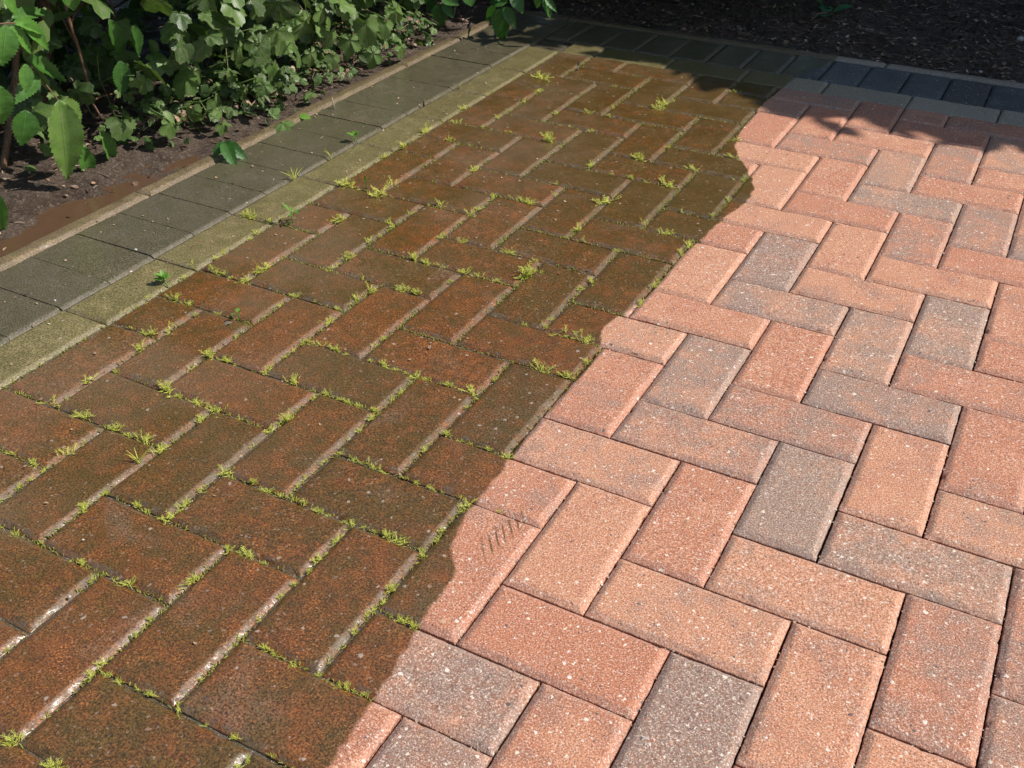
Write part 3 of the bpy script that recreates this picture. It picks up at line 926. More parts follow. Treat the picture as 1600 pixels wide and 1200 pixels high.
# ------------------------------------------------------------------ leaves
def leaf_mat(name, ca, cb, dirt=0.0, gloss=.38, trans=.25, lo=.53):
    m, t, bs = new_mat(name)
    b = NB(t)
    at = b.n('ShaderNodeAttribute', attribute_name='tint')
    uv = b.sep(b.n('ShaderNodeUVMap').outputs[0])
    pos = b.n('ShaderNodeNewGeometry').outputs['Position']
    n1 = b.noise(pos, 90, 4, 0.65); n2 = b.noise(pos, 420, 3, 0.7)
    c = b.mix(at.outputs['Fac'], ca, cb)
    au = b.math('ABSOLUTE', uv[0])
    vein = b.math('SINE', b.math('MULTIPLY', b.math('MULTIPLY_ADD', au, -0.55, uv[1]), 62.0))
    vein = b.math('MULTIPLY', b.ramp(vein, 0.8, 1.0), 0.35)
    mid = b.ramp(au, 0.07, 0.02)
    vv = b.math('MAXIMUM', vein, mid)
    c = b.mix(b.math('MULTIPLY', vv, 0.5), c, b.mix(0.55, c, (0.22, 0.34, 0.10)))
    c = b.mix(b.ramp(n1, 0.35, 0.7), b.mix(1.0, c, (0.75, 0.78, 0.7), 'MULTIPLY'), c)
    r = gloss
    if dirt:
        k = b.math('MULTIPLY', b.ramp(b.math('ADD', b.math('MULTIPLY', n1, .5), b.math('MULTIPLY', n2, .6)), lo, lo + .14), dirt)
        c = b.mix(k, c, (0.17, 0.155, 0.105))
        c = b.mix(b.math('MULTIPLY', b.ramp(n2, 0.46, 0.34), dirt * 1.0), c, (0.03, 0.026, 0.014))
        r = b.mixf(k, gloss, .36)
    b.set(bs.inputs['Base Color'], c)
    b.set(bs.inputs['Roughness'], r)
    b.set(bs.inputs['Normal'], b.bump(b.math('ADD', vv, b.math('MULTIPLY', n2, .5)), .5, .0012))
    tr = b.n('ShaderNodeBsdfTranslucent'); b.set(tr.inputs[0], b.mix(1.0, c, (1.1, 1.25, .55), 'MULTIPLY'))
    mx = b.n('ShaderNodeMixShader'); mx.inputs[0].default_value = trans
    t.links.new(bs.outputs[0], mx.inputs[1]); t.links.new(tr.outputs[0], mx.inputs[2])
    t.links.new(mx.outputs[0], t.nodes['Material Output'].inputs[0])
    return m


def bark_mat(name, ca, cb):
    m, t, bs = new_mat(name)
    b = NB(t)
    pos = b.n('ShaderNodeNewGeometry').outputs['Position']
    n = b.noise(b.vmath('MULTIPLY', pos, (1, 1, .25)), 260, 4, .7)
    b.set(bs.inputs['Base Color'], b.mix(b.ramp(n, .35, .65), ca, cb))
    bs.inputs['Roughness'].default_value = .6
    b.set(bs.inputs['Normal'], b.bump(n, .5, .002))
    return m


M_ELD = leaf_mat('elder leaf', (0.035, 0.115, 0.018), (0.150, 0.340, 0.060), 0.0, .36, .28)
M_BIG = leaf_mat('muddy elder leaf', (0.13, 0.30, 0.026), (0.18, 0.37, 0.04), .45, .4, .25, .44)
M_LOB = leaf_mat('dusty lobed leaf', (0.040, 0.105, 0.017), (0.185, 0.325, 0.065), .55, .42, .28, .50)
M_HED = leaf_mat('hedge leaf', (0.022, 0.062, 0.014), (0.045, 0.115, 0.026), 0, .42, .2)
M_COR = leaf_mat('shade leaf', (0.045, 0.14, 0.025), (0.09, 0.24, 0.045), 0, .42, .25)
M_CLO = leaf_mat('bluish green leaf', (0.09, 0.32, 0.15), (0.12, 0.40, 0.20), 0, .45, .2)
M_BARK = bark_mat('reddish bark', (0.085, 0.042, 0.022), (0.22, 0.125, 0.065))
M_STALK = bark_mat('green stalk', (0.14, 0.16, 0.05), (0.24, 0.24, 0.10))
M_DEAD = bark_mat('dead wood', (0.20, 0.16, 0.12), (0.36, 0.30, 0.23))
OVB = ovate(30, .27, .03, 3, .5)
OVH = ovate(24, .27, .04, 2, .4)
TOCAM = lambda q: (CAM - np.array(q)) / np.linalg.norm(CAM - np.array(q))
SUN = np.array(SUNV)


def hero(b, shape, p0, p1, wid, x=None, t=.6, tilt=0.0, curl=.12, plane=0, back=0.0):
    """a leaf hung at its own place: its stalk end and its tip lie on the plane x (or y) = value, the tip set back by «back»"""
    a, c = onplane(*p0, plane, x), onplane(*p1, plane, x - back)
    n = TOCAM(a) * .75 + SUN * .55 + np.array((0, 0, .2)) + tilt * np.array((0, 1, 0))
    L = np.linalg.norm(c - a)
    dd = (ROT @ (a - CAM))[2]
    b.leaf(shape, a, c, n, (wid / FPX * dd) / (L * (2 * np.abs(shape[0][:, 0]).max())), t, curl)


# ---- elder, front left
def stems(st, root, mat, origin):
    for q in st:
        b = MB(); b.tube(*q)
        b.V = [tuple(np.array(u) - origin) for u in b.V]
        b.build('stem', mat, root)


class Stems(list):
    def tube(s, pts, r0, r1, t=.5, n=6): s.append((pts, r0, r1, t, n))


def elder():
    root = empty('elder_shrub', (-1.45, .45, 0))
    tag(root, 'bright green elder with saw-toothed leaflets and brown stems at far left', 'shrub')
    st = Stems()
    P = lambda u, v, x: tuple(onplane(u, v, 0, x))
    st.tube([P(-12, 345, -1.40), P(4, 270, -1.40), P(14, 200, -1.39), P(24, 120, -1.38), P(26, 40, -1.40), P(20, -40, -1.42)], .0085, .006, .5, 8)
    st.tube([P(97, -20, -1.36), P(104, 20, -1.36), P(112, 45, -1.36), P(124, 80, -1.36), P(135, 120, -1.35), P(143, 160, -1.35)], .0045, .0030)
    st.tube([P(143, 158, -1.35), P(155, 178, -1.35), P(165, 194, -1.34)], .0028, .0012)
    st.tube([P(143, 158, -1.35), P(160, 150, -1.35), P(180, 146, -1.36), P(213, 149, -1.37)], .0024, .0012)
    st.tube([P(110, 122, -1.36), P(126, 140, -1.36), P(141, 158, -1.35)], .0018, .0016)
    st.tube([P(84, -10, -1.5), P(96, 25, -1.48), P(108, 50, -1.46), P(122, 74, -1.45)], .0028, .0018)
    st.tube([P(205, -5, -1.6), P(165, 20, -1.58), P(130, 60, -1.56)], .0035, .002)
    st.tube([P(170, -10, -1.46), P(178, 20, -1.46), P(182, 55, -1.46)], .0026, .0013)
    st.tube([P(130, 4, -1.40), P(116, 22, -1.38), P(110, 40, -1.36)], .0032, .0024)
    st.tube([P(240, -6, -1.34), P(258, 6, -1.34), P(272, 14, -1.33)], .003, .002)
    st.tube([P(-5, 38, -1.20), P(12, 36, -1.20), P(24, 36, -1.20)], .0016, .0013)
    st.tube([P(26, 60, -1.39), P(40, 95, -1.30), P(62, 120, -1.28), P(92, 158, -1.24)], .0018, .0014)
    st.tube([P(70, -20, -1.55), P(72, 60, -1.56), P(64, 160, -1.57), P(60, 260, -1.58)], .016, .018, .5, 8)
    for k in range(14):
        x0, y0 = rng.uniform(-2.0, -1.5), rng.uniform(.15, .9)
        q = np.array((x0, y0, 0.0)); pts = [q]
        dv = np.array((rng.uniform(-.2, .5), rng.uniform(-.3, .3), 1))
        for _ in range(5):
            q = q + dv * rng.uniform(.07, .13); dv = dv + rv(-.2, .2); pts.append(q)
        st.tube(pts, rng.uniform(.004, .009), .002)
    b = MB()
    # leaflets at the front; sun and shade also put into each tint
    for p0, p1, wd, t in [((20, 36), (84, 47), 26, .95), ((10, 40), (2, 103), 46, .95), ((16, 42), (52, 84), 26, .9), ((32, 40), (89, 77), 27, .85),
                          ((38, 92), (108, 127), 32, .3), ((40, 100), (41, 146), 24, .85), ((0, -8), (34, 20), 34, .8), ((108, -18), (116, 18), 30, .8),
                          ((-6, 132), (4, 198), 48, .8), ((40, 172), (37, 230), 44, .25), ((-6, 300), (8, 370), 24, .8), ((127, 228), (147, 288), 28, .6),
                          ((156, 205), (187, 266), 30, .65), ((60, 118), (24, 160), 30, .4), ((18, 28), (78, 16), 24, .4), ((170, 30), (196, 90), 26, .25), ((188, 95), (192, 150), 30, .2), ((232, 62), (250, 96), 22, .25), ((205, 40), (222, 88), 26, .2)]:
        hero(b, OVH, p0, p1, wd, -1.20 if t > .7 else -1.27, t, rng.uniform(-.3, .3), rng.uniform(.05, .3))
    # the crown above and behind
    for k in range(620):
        c = np.array((rng.uniform(-2.4, -1.28), rng.uniform(-.5, 1.0), rng.uniform(.06, 1.05)))
        if c[0] > -1.46 - max(0, .42 - c[2]) * .45 and c[2] < .52: continue
        if c[0] > -1.36 and c[2] < .62: continue
        u_, v_, _d = project(c)
        if 85 < u_ < 240 and -20 < v_ < 190 and c[0] > -1.48 and rng.random() < .8: continue
        ax = rv(); ax[2] = rng.uniform(-.6, .1); ax /= np.linalg.norm(ax)
        for e in range(5):
            d = ax * rng.uniform(.3, 1) + rv(-.8, .8); d /= np.linalg.norm(d)
            n = np.array((.3, -.1, 1.0)) + rv(-.6, .6)
            b.leaf(OVL, c + rv(-.02, .02), c + d * rng.uniform(.06, .11), n, rng.uniform(.85, 1.2), rng.random() * .8, rng.uniform(0, .35))
    # arching tips added out of view above the bush, for dappled shade over it
    for k in range(70):
        z = rng.uniform(.78, 1.25)
        lx, ly = rng.uniform(-1.75, -1.17), rng.uniform(.62, 2.0)
        if lx > -1.40: continue
        c = np.array((lx + .835 * z, ly + .337 * z, z))
        for e in range(4):
            d = rv(); d[2] = rng.uniform(-.5, .1); d /= np.linalg.norm(d)
            b.leaf(OVL, c + rv(-.02, .02), c + d * rng.uniform(.06, .10), np.array((.3, .1, 1.0)) + rv(-.5, .5), 1.1, rng.random() * .8, .2)
        if k % 5 == 0: st.tube([np.array((-1.5, c[1] - .2, .75)), np.array(((c[0] - 1.5) / 2, c[1] - .1, c[2] + .10)), c], .005, .0015)
    big = MB()
    hero(big, OVB, (92, 156), (111, 286), 58, -1.215, .75, 0, .15)
    hero(big, OVB, (97, 158), (138, 208), 42, -1.225, .3, .4, .2)
    L = np.array(root.location)
    for x in (b, big): x.V = [tuple(np.array(q) - L) for q in x.V]
    stems(st, root, M_BARK, L)
    b.build('foliage', M_ELD, root)
    o = big.build('leaf', M_BIG, root)
    o['label'] = 'large mud-spotted drooping leaf'


elder()


# ---- lobed bush beside the edging
def lobed_bush():
    root = empty('lobed_bush', (-1.4, 1.2, 0))
    tag(root, 'dusty lobed-leaf bush leaning over the left concrete edging', 'bush')
    b, st = MB(), Stems()
    P = lambda u, v, x: onplane(u, v, 0, x)
    H = [((190, 205), (186, 224), 0, 0, 0, 0)]
    heroes = [(190, 182, 190, 222, 50, -1.24, .45), (262, 184, 270, 219, 40, -1.22, .6), (300, 100, 308, 152, 44, -1.26, .6), (470, 24, 486, 70, 52, -1.18, .8),
              (442, 38, 436, 90, 46, -1.17, .8), (514, 46, 516, 80, 34, -1.15, .7), (570, 26, 576, 78, 42, -1.13, .8), (548, 54, 544, 92, 36, -1.14, .75), (584, 76, 580, 110, 30, -1.12, .75),
              (612, 8, 634, 42, 30, -1.12, .95), (602, 30, 600, 64, 28, -1.12, .9), (622, 66, 640, 92, 26, -1.11, .85), (444, 10, 446, 40, 28, -1.18, .9), (360, 8, 372, 40, 34, -1.22, .9),
              (318, 0, 340, 34, 36, -1.22, .9), (322, 60, 312, 98, 34, -1.24, .6), (345, 190, 352, 214, 26, -1.17, .6), (356, 112, 372, 130, 24, -1.2, .85), (398, 122, 412, 140, 24, -1.18, .85),
              (375, 135, 384, 158, 26, -1.2, .5), (210, 118, 222, 140, 30, -1.24, .7), (400, 60, 396, 92, 34, -1.2, .55), (484, 76, 490, 108, 30, -1.16, .6), (520, 84, 520, 112, 28, -1.14, .5),
              (372, 66, 378, 104, 34, -1.22, .6), (405, 5, 412, 40, 36, -1.2, .85), (540, 2, 544, 36, 34, -1.14, .9), (345, 45, 355, 80, 30, -1.22, .7), (425, 95, 430, 130, 30, -1.18, .5),
              (332, 150, 345, 180, 30, -1.2, .5), (300, 165, 312, 195, 26, -1.2, .5), (442, 120, 438, 150, 26, -1.17, .45), (500, 8, 505, 42, 34, -1.15, .8), (280, 60, 276, 96, 30, -1.27, .4)]
    for u0, v0, u1, v1, wd, x, t in heroes:
        hero(b, rng.choice([LB, LB, LB3]), (u0, v0), (u1, v1), wd * 1.05, x, t, rng.uniform(-.5, .5), rng.uniform(.0, .3))
        a = P(u0, v0, x)
        e = a + np.array((rng.uniform(-.10, -.03), rng.uniform(-.04, .04), rng.uniform(-.03, .05)))
        b.tube([a, (a + e) / 2 + rv(-.008, .008), e], .0009, .0013, .9, 5)
    # the rest of the bush: from the ground near the edging up and away
    n = 0
    while n < 3000:
        x, y, z = rng.uniform(-2.1, -1.10), rng.uniform(.50, 2.3), rng.uniform(.015, .95)
        face = -1.125 - max(0, .98 - y) * .30 + max(0, z - .05) * .10
        if z > .45: face -= (z - .45) * .25
        if x > face: continue
        if x < face - .22 and rng.random() < .5: continue
        if z < .035 and (y > 1.3 or y < .8) and x > face - .10: continue
        if y > 1.68 and x > -1.17 - (y - 1.68) * .5: continue
        c = np.array((x, y, z))
        u_, v_, _d = project(c)
        if 80 < u_ < 250 and -20 < v_ < 200 and x > -1.50 and rng.random() < .85: continue
        d = rv(); d[2] = rng.uniform(-1.1, .1); d += np.array((.3, -.15, 0)); d /= np.linalg.norm(d)
        nrm = np.array((.6, -.2, .85)) + rv(-.75, .75)
        small = z < .13 and x > face - .12
        shp = rng.random()
        b.leaf(LBL if shp < .8 else OVL, c, c + d * (rng.uniform(.014, .034) if small else rng.uniform(.036, .072)), nrm, rng.uniform(.85, 1.2), rng.random() ** 1.3, rng.uniform(-.1, .4))
        if n % 4 == 0:
            e = c + np.array((rng.uniform(-.10, -.02), rng.uniform(-.05, .05), rng.uniform(-.05, .03)))
            b.tube([c, (c + e) / 2 + rv(-.01, .01), e], .0008, .0013, .8, 5)
        n += 1
    # overhanging top added out of view to keep the inside of the bush dark
    for k in range(150):
        z = rng.uniform(.46, .90)
        lx, ly = rng.uniform(-2.0, -1.40), rng.uniform(.55, 2.05)
        c = np.array((lx + .835 * (z - .12), ly + .337 * (z - .12), z))
        if project(c)[1] > -25 and c[0] > -1.2: continue
        for e in range(5):
            d = rv(); d[2] = rng.uniform(-.6, .2); d /= np.linalg.norm(d)
            b.leaf(LBL, c + rv(-.03, .03), c + d * rng.uniform(.05, .085), np.array((.5, .1, 1.0)) + rv(-.5, .5), 1.1, rng.random() * .8, .2)
        if k % 4 == 0: st.tube([np.array((-1.5, c[1] - .15, .3)), np.array(((c[0] - 1.5) / 2, c[1] - .08, c[2] + .06)), c], .004, .0012, .5, 5)
    # small muddy leaves and shoots where the bush meets the edging
    for k in range(1300):
        c = np.array((rng.uniform(-1.36, -1.12), rng.uniform(.72, 1.72), rng.uniform(.0, .13)))
        if nz(c[0], c[1], 1, 7) < -.18 or c[2] > .13 - (c[0] + 1.36) * .25: continue
        if c[1] < .98 and c[0] > -1.12 - (.98 - c[1]) * .5: continue
        d = rv(); d[2] *= .7; d /= np.linalg.norm(d)
        b.leaf(LBL if k % 3 else OVL, c, c + d * rng.uniform(.012, .032), np.array((.5, -.2, .8)) + rv(-.8, .8), rng.uniform(.6, 1.1), rng.random() * .7, rng.uniform(-.2, .8))
    for k in range(46):
        q = np.array((rng.uniform(-1.55, -1.2) if k < 30 else rng.uniform(-2, -1.5), rng.uniform(.8, 2.1), -.01))
        q[0] -= max(0, 1 - q[1]) * .35
        pts = [q]; dv = np.array((rng.uniform(-.3, .7), rng.uniform(-.6, .6), 1.0))
        for _ in range(rng.randrange(3, 6)):
            q = q + dv * rng.uniform(.02, .09); dv = dv + rv(-.45, .45); dv[2] -= .12; pts.append(q)
            if q[0] > -1.15: break
        if len(pts) > 1: st.tube(pts, rng.uniform(.0012, .003), .0008, .5, 5)
    L = np.array(root.location)
    for x in (b,): x.V = [tuple(np.array(q) - L) for q in x.V]
    stems(st, root, M_STALK, L)
    b.build('foliage', M_LOB, root)


lobed_bush()


# ---- shrub in the far corner, its lowest leaves hang into the picture
def corner_shrub():
    root = empty('corner_shrub', (-.95, 2.55, 0))
    tag(root, 'dark shrub at the far corner whose shaded leaves hang over the blocks', 'shrub')
    b, st = MB(), Stems()
    Q = lambda u, v, y: onplane(u, v, 1, y)
    for p0, p1, wd in [((784, 12), (782, 68), 34), ((776, 10), (756, 34), 20), ((788, 10), (806, 44), 20), ((792, 4), (762, -6), 24), ((686, 6), (687, 44), 28), ((682, 4), (662, 16), 18),
                       ((692, 4), (708, 28), 16), ((690, -6), (716, 6), 22), ((850, -4), (862, 30), 15), ((852, -4), (870, 18), 12), ((842, -8), (838, 14), 14), ((800, -10), (818, 20), 24), ((730, -14), (738, 10), 26), ((660, -16), (668, 8), 24), ((765, -22), (792, 4), 22)]:
        y = 1.80
        a, c = Q(*p0, y), Q(*p1, y)
        dd = (ROT @ (a - CAM))[2]
        L = np.linalg.norm(c - a)
        b.leaf(OV, a, c, TOCAM(a) + np.array((0, -.1, .35)) + rv(-.25, .25), (wd / FPX * dd) / (L * .56), .45, .15)
    for u, v in ((784, 12), (686, 5), (851, -4)):
        a = Q(u, v, 1.80)
        st.tube([a, a + np.array((.0, .06, .05)), a + np.array((.02, .2, .14)), a + np.array((.02, .5, .30))], .0015, .004)
    for k in range(1500):
        c = np.array((rng.gauss(-1.0, .42), rng.gauss(2.62, .30), rng.uniform(.14, 1.25)))
        if c[1] < 1.92 + .15 * rng.random() or c[0] < -1.9: continue
        u, v, dd = project(c)
        if v > -14: continue
        for e in range(4):
            d = rv(); d[2] = rng.uniform(-.9, .2); d /= np.linalg.norm(d)
            tp = c + d * rng.uniform(.06, .11)
            if project(tp)[1] > -6: continue
            b.leaf(OVL, c, tp, np.array((.1, -.3, 1)) + rv(-.6, .6), 1, rng.random() * .6, .2)
    for k in range(9):
        q = np.array((rng.gauss(-1.0, .12), 2.6 + rng.gauss(0, .06), -.02)); pts = [q]
        dv = np.array((rng.uniform(-.5, .5), rng.uniform(-.5, .4), 1.0))
        for _ in range(6):
            q = q + dv * .15; dv = dv + rv(-.25, .25); pts.append(q)
        st.tube(pts, .012, .004)
    L = np.array(root.location)
    for x in (b,): x.V = [tuple(np.array(q) - L) for q in x.V]
    stems(st, root, M_BARK, L)
    b.build('foliage', M_COR, root)


corner_shrub()


# ---- tall hedge beyond the soil, mostly outside the picture: it throws the shade over the far blocks
def hedge(x0, x1, y0, y1, z0, z1, label, dens):
    root = empty('hedge', ((x0 + x1) / 2, (y0 + y1) / 2, 0))
    tag(root, label, 'hedge')
    b, st = MB(), Stems()
    n = int((x1 - x0) * (y1 - y0) * (z1 - z0) * dens)
    for k in range(n):
        c = np.array((rng.uniform(x0, x1), rng.uniform(y0, y1), rng.uniform(z0, z1)))
        if z1 > 2 and c[2] > z1 - .62 * min(1, max(0, (1.75 - c[0]) / .85)): continue  # top stepped down at left, shaped to fit the shade edge
        c[1] += .10 * nz(c[0], c[2], 3, 2.2); c[2] += (.04 * nz(c[0], c[1], 9, 1.8)) * (c[2] - z0) / (z1 - z0)
        d = rv(); d[2] = rng.uniform(-.8, .3); d /= np.linalg.norm(d)
        b.leaf(OVX, c, c + d * rng.uniform(.07, .12), np.array((0, -.4, 1)) + rv(-.7, .7), 1.15, rng.random(), .2)
    for k in range(int((x1 - x0) * 2200) if z1 > 2 else 0):          # dense top layer added so the shade edge falls crisp
        c = np.array((rng.uniform(x0, x1), rng.uniform(y0, y1 - .3), z1 - rng.random() ** 1.5 * .5))
        c[2] -= .62 * min(1, max(0, (1.75 - c[0]) / .85))
        d = rv(); d[2] *= .4; d /= np.linalg.norm(d)
        b.leaf(OVX, c, c + d * rng.uniform(.07, .11), np.array((0, -.1, 1)) + rv(-.5, .5), 1.3, rng.random(), .2)
    for k in range(int((x1 - x0) * 5)):
        q = np.array((rng.uniform(x0, x1), rng.uniform(y0 + .2, y1), -.05)); pts = [q]
        dv = np.array((rng.uniform(-.2, .2), rng.uniform(-.2, .2), 1.0))
        for _ in range(6):
            q = q + dv * (z1 / 6.5); dv = dv + rv(-.12, .12); pts.append(q)
        st.tube(pts, .018, .006)
    L = np.array(root.location)
    for x in (b,): x.V = [tuple(np.array(q) - L) for q in x.V]
    stems(st, root, M_BARK, L)
    b.build('foliage', M_HED, root)


hedge(.42, 4.8, 2.40, 3.3, .02, 2.28, 'tall dense green hedge beyond the soil, right of the view', 3200)
hedge(-2.6, .42, 3.15, 3.9, .05, 1.4, 'dark green hedge behind the soil bed and the corner shrub', 1100)


# ------------------------------------------------------------------ litter on the beds
def litter_mat():
    m, t, bs = new_mat('plant litter')
    b = NB(t)
    at = b.n('ShaderNodeAttribute', attribute_name='tint')
    r = b.n('ShaderNodeValToRGB'); b.set(r.inputs[0], at.outputs['Fac'])
    e = r.color_ramp.elements
    e[0].position = 0; e[0].color = (0.075, 0.046, 0.030, 1)
    e[1].position = 1; e[1].color = (0.60, 0.50, 0.40, 1)
    for p_, c_ in ((.4, (0.17, 0.105, 0.065, 1)), (.7, (0.30, 0.19, 0.115, 1)), (.9, (0.42, 0.32, 0.22, 1))):
        x = e.new(p_); x.color = c_
    b.set(bs.inputs['Base Color'], r.outputs[0])
    bs.inputs['Roughness'].default_value = .55
    return m


M_LIT = litter_mat()


def litter(name, label, n, xr, yr, seed):
    b = MB()
    g = random.Random(seed)
    for k in range(n):
        x, y = g.uniform(*xr), g.uniform(*yr)
        if x > -1.14 and y < 2.125: continue
        if x > -1.30 and y < 1.2 and g.random() < .75: continue
        z = soil_z(x, y) + g.uniform(-.002, .006)
        if z < -.0145:
            if g.random() < .6: continue
            z = -.0148
        an = g.uniform(0, 6.28)
        d = np.array((math.cos(an), math.sin(an), g.uniform(-.15, .35)))
        q = np.array((x, y, z))
        t = g.random() ** 1.8
        u = g.random()
        if u < .45:
            L = g.uniform(.010, .04)
            b.strip([q, q + d * L * .5 + np.array((0, 0, g.uniform(-.001, .003))), q + d * L], g.uniform(.0008, .002), np.cross(d, (0, 0, 1)), t)
        else:
            L = g.uniform(.005, .016)
            b.leaf(OVX, q, q + d * L, np.array((g.uniform(-.6, .6), g.uniform(-.6, .6), 1)), g.uniform(.7, 1.7), t, g.uniform(-.4, .4))
    if seed == 2:                             # tangle of dead stalks low under the bush
        for k in range(420):
            q = np.array((g.uniform(-1.42, -1.15), g.uniform(.75, 1.75), 0.0))
            q[0] -= max(0, 1.05 - q[1]) * .25
            q[2] = soil_z(q[0], q[1]) + g.uniform(0, .05)
            d = np.array((g.uniform(-1, 1), g.uniform(-1, 1), g.uniform(-.3, .8))); d /= np.linalg.norm(d)
            L = g.uniform(.015, .06)
            b.strip([q, q + d * L * .5 + np.array((0, 0, g.uniform(-.004, .008))), q + d * L], g.uniform(.001, .002), np.cross(d, (.1, .2, 1)), g.uniform(.3, 1))
            if k % 3 == 0: b.leaf(LBL, q + d * L, q + d * (L + g.uniform(.008, .018)), np.array((.5, -.3, .8)), 1, g.uniform(.2, .8), .4)
    tag(mesh(name, b.V, b.F, M_LIT, False, None, None, b.T), label, 'litter', kind='stuff')


litter('leaf_litter', 'brown needles and leaf crumbs covering the soil behind the paving', 24000, (-1.3, 1.5), (2.1, 3.2), 1)
litter('plant_litter', 'wet plant crumbs on the soil beside the left edging', 9000, (-2.2, -1.12), (-.4, 2.3), 2)


def crumbs(name, label, cat, pts, smin, smax, tlo, seed):
    b = MB(); g = random.Random(seed)
    for x, y, z in pts:
        an = g.uniform(0, 6.28)
        d = np.array((math.cos(an), math.sin(an), g.uniform(-.1, .25)))
        q = np.array((x, y, z)); L = g.uniform(smin, smax)
        b.leaf(OVX, q, q + d * L, np.array((g.uniform(-.5, .5), g.uniform(-.5, .5), 1)), g.uniform(.7, 2.2), g.uniform(tlo, 1), g.uniform(-.5, .5))
    tag(mesh(name, b.V, b.F, M_LIT, False, None, None, b.T), label, cat, kind='stuff')


cg = random.Random(77)
pts = [(cg.uniform(-1.09, -.80) if k % 3 else cg.uniform(-.8, -.2), cg.uniform(-.3, 1.75), .0012) for k in range(420)]
crumbs('leaf_crumbs', 'tiny pale leaf crumbs scattered over the wet border and pavers', 'litter', pts, .0015, .0055, .45, 5)
pts = []
for x, y0, y1 in SEAMS_V:
    for k in range(7):
        y = cg.uniform(y0, y1)
        if x > edge_x(y): pts.append((x * U + cg.gauss(0, .0012), y * U, -.0065 + cg.random() * .003))
for y, x0, x1 in SEAMS_H:
    for k in range(7):
        x = cg.uniform(x0, x1)
        if x > edge_x(y): pts.append((x * U, y * U + cg.gauss(0, .0012), -.0065 + cg.random() * .003))
crumbs('joint_grit', 'coarse grit lodged in the open joints of the clean pavers', 'grit', pts, .0012, .0035, .5, 6)


def gp(u, v, z=0.0): return onplane(u, v, 2, z)


def single(name, b, mat, label, cat, group=None):
    V = np.array(b.V); base = np.array((V[:, 0].mean(), V[:, 1].mean(), V[:, 2].min()))
    b.V = [tuple(q - base) for q in V]
    o = b.build(name, mat)
    o.location = base
    return tag(o, label, cat, group)


def twig(pts, r, label, mat=None, group=None):
    b = MB(); b.tube(pts, r, r * .6, .5, 6)
    single('twig', b, mat or M_DEAD, label, 'twig', group)


a = gp(523, 171)
twig([a, a + np.array((-.004, .002, .014)), a + np.array((-.008, .004, .026))], .0022, 'short pale twig standing on the wet dark blocks near the edging')
a = gp(662, 166)
twig([a, a + np.array((.001, 0, .008)), a + np.array((.003, .001, .015))], .0028, 'dark stub poking from the joint beside the olive border', M_BARK)
twig([gp(1325, 26, .012), gp(1360, 25, .02), gp(1408, 26, .012)], .0022, 'straight pale twig lying on the shaded soil at the back')
twig([gp(1455, 38, .012), gp(1500, 45, .016), gp(1515, 40, .03)], .0018, 'bent brown twig on the shaded soil below the grass clump')
twig([gp(1205, 25, .012), gp(1245, 24, .016)], .0018, 'brown twig on the soil left of the bluish five-leaf weed')
b = MB(); a = gp(902, 110); b.tube([a, a + np.array((.001, 0, .012))], .0025, .0012, .5, 6); b.leaf(SPOON, a + np.array((0, 0, .010)), a + np.array((.004, 0, .024)), np.array((0, -1, .3)), 2, .5)
single('seed_husk', b, M_DEAD, 'tiny pale husk upright on a rust paver near the far corner', 'husk')


def grass(name, base, n, L, label, cat='grass', mat=None, spread=.7, wid=.0016, seed=0):
    g = random.Random(seed); b = MB()
    for k in range(n):
        an = g.uniform(0, 6.28); s = g.uniform(.1, spread)
        d = np.array((math.cos(an) * s, math.sin(an) * s, 1.0)); d /= np.linalg.norm(d)
        l = L * g.uniform(.6, 1.1)
        dr = np.array((math.cos(an), math.sin(an), -.6)) * l * g.uniform(.1, .35)
        o = np.array(base) + np.array((g.uniform(-.002, .002), g.uniform(-.002, .002), -.002))
        side = np.cross(d, (0, 0, 1)); side /= np.linalg.norm(side) + 1e-6
        b.strip([o + d * l * u + dr * u * u for u in (0, .33, .66, 1)], wid, side, g.random())
    return single(name, b, mat or M_MOSS, label, cat)


grass('grass_seedling', gp(459, 280), 9, .030, 'spiky grass seedling between the olive blocks and buff border', seed=4)
grass('grass_seedling', gp(518, 248), 4, .028, 'thin upright grass shoots at the edge of an olive-grey block', spread=.35, seed=5)
grass('grass_seedling', gp(634, 232), 6, .030, 'wispy grass seedling where buff border meets the rust pavers', spread=.8, seed=6)
grass('grass_seedling', gp(718, 138), 4, .024, 'faint grass shoots in the joint beside the far buff border', spread=.5, seed=8)
grass('grass_seedling', gp(1037, 164), 6, .036, 'long-armed grass seedling on the rust pavers near the far shade', spread=1.3, seed=9)
grass('grass_seedling', gp(216, 722), 8, .028, 'pale yellowing seedling with a dark root clump on a wet joint', spread=.9, seed=10)
grass('grass_seedling', gp(688, 320), 7, .020, 'small reddish-green grass seedling in a far wet joint', spread=.8, seed=12)
grass('grass_seedling', gp(403, 416), 3, .024, 'single pale shoot rising from a thick moss cushion', spread=.2, seed=14)


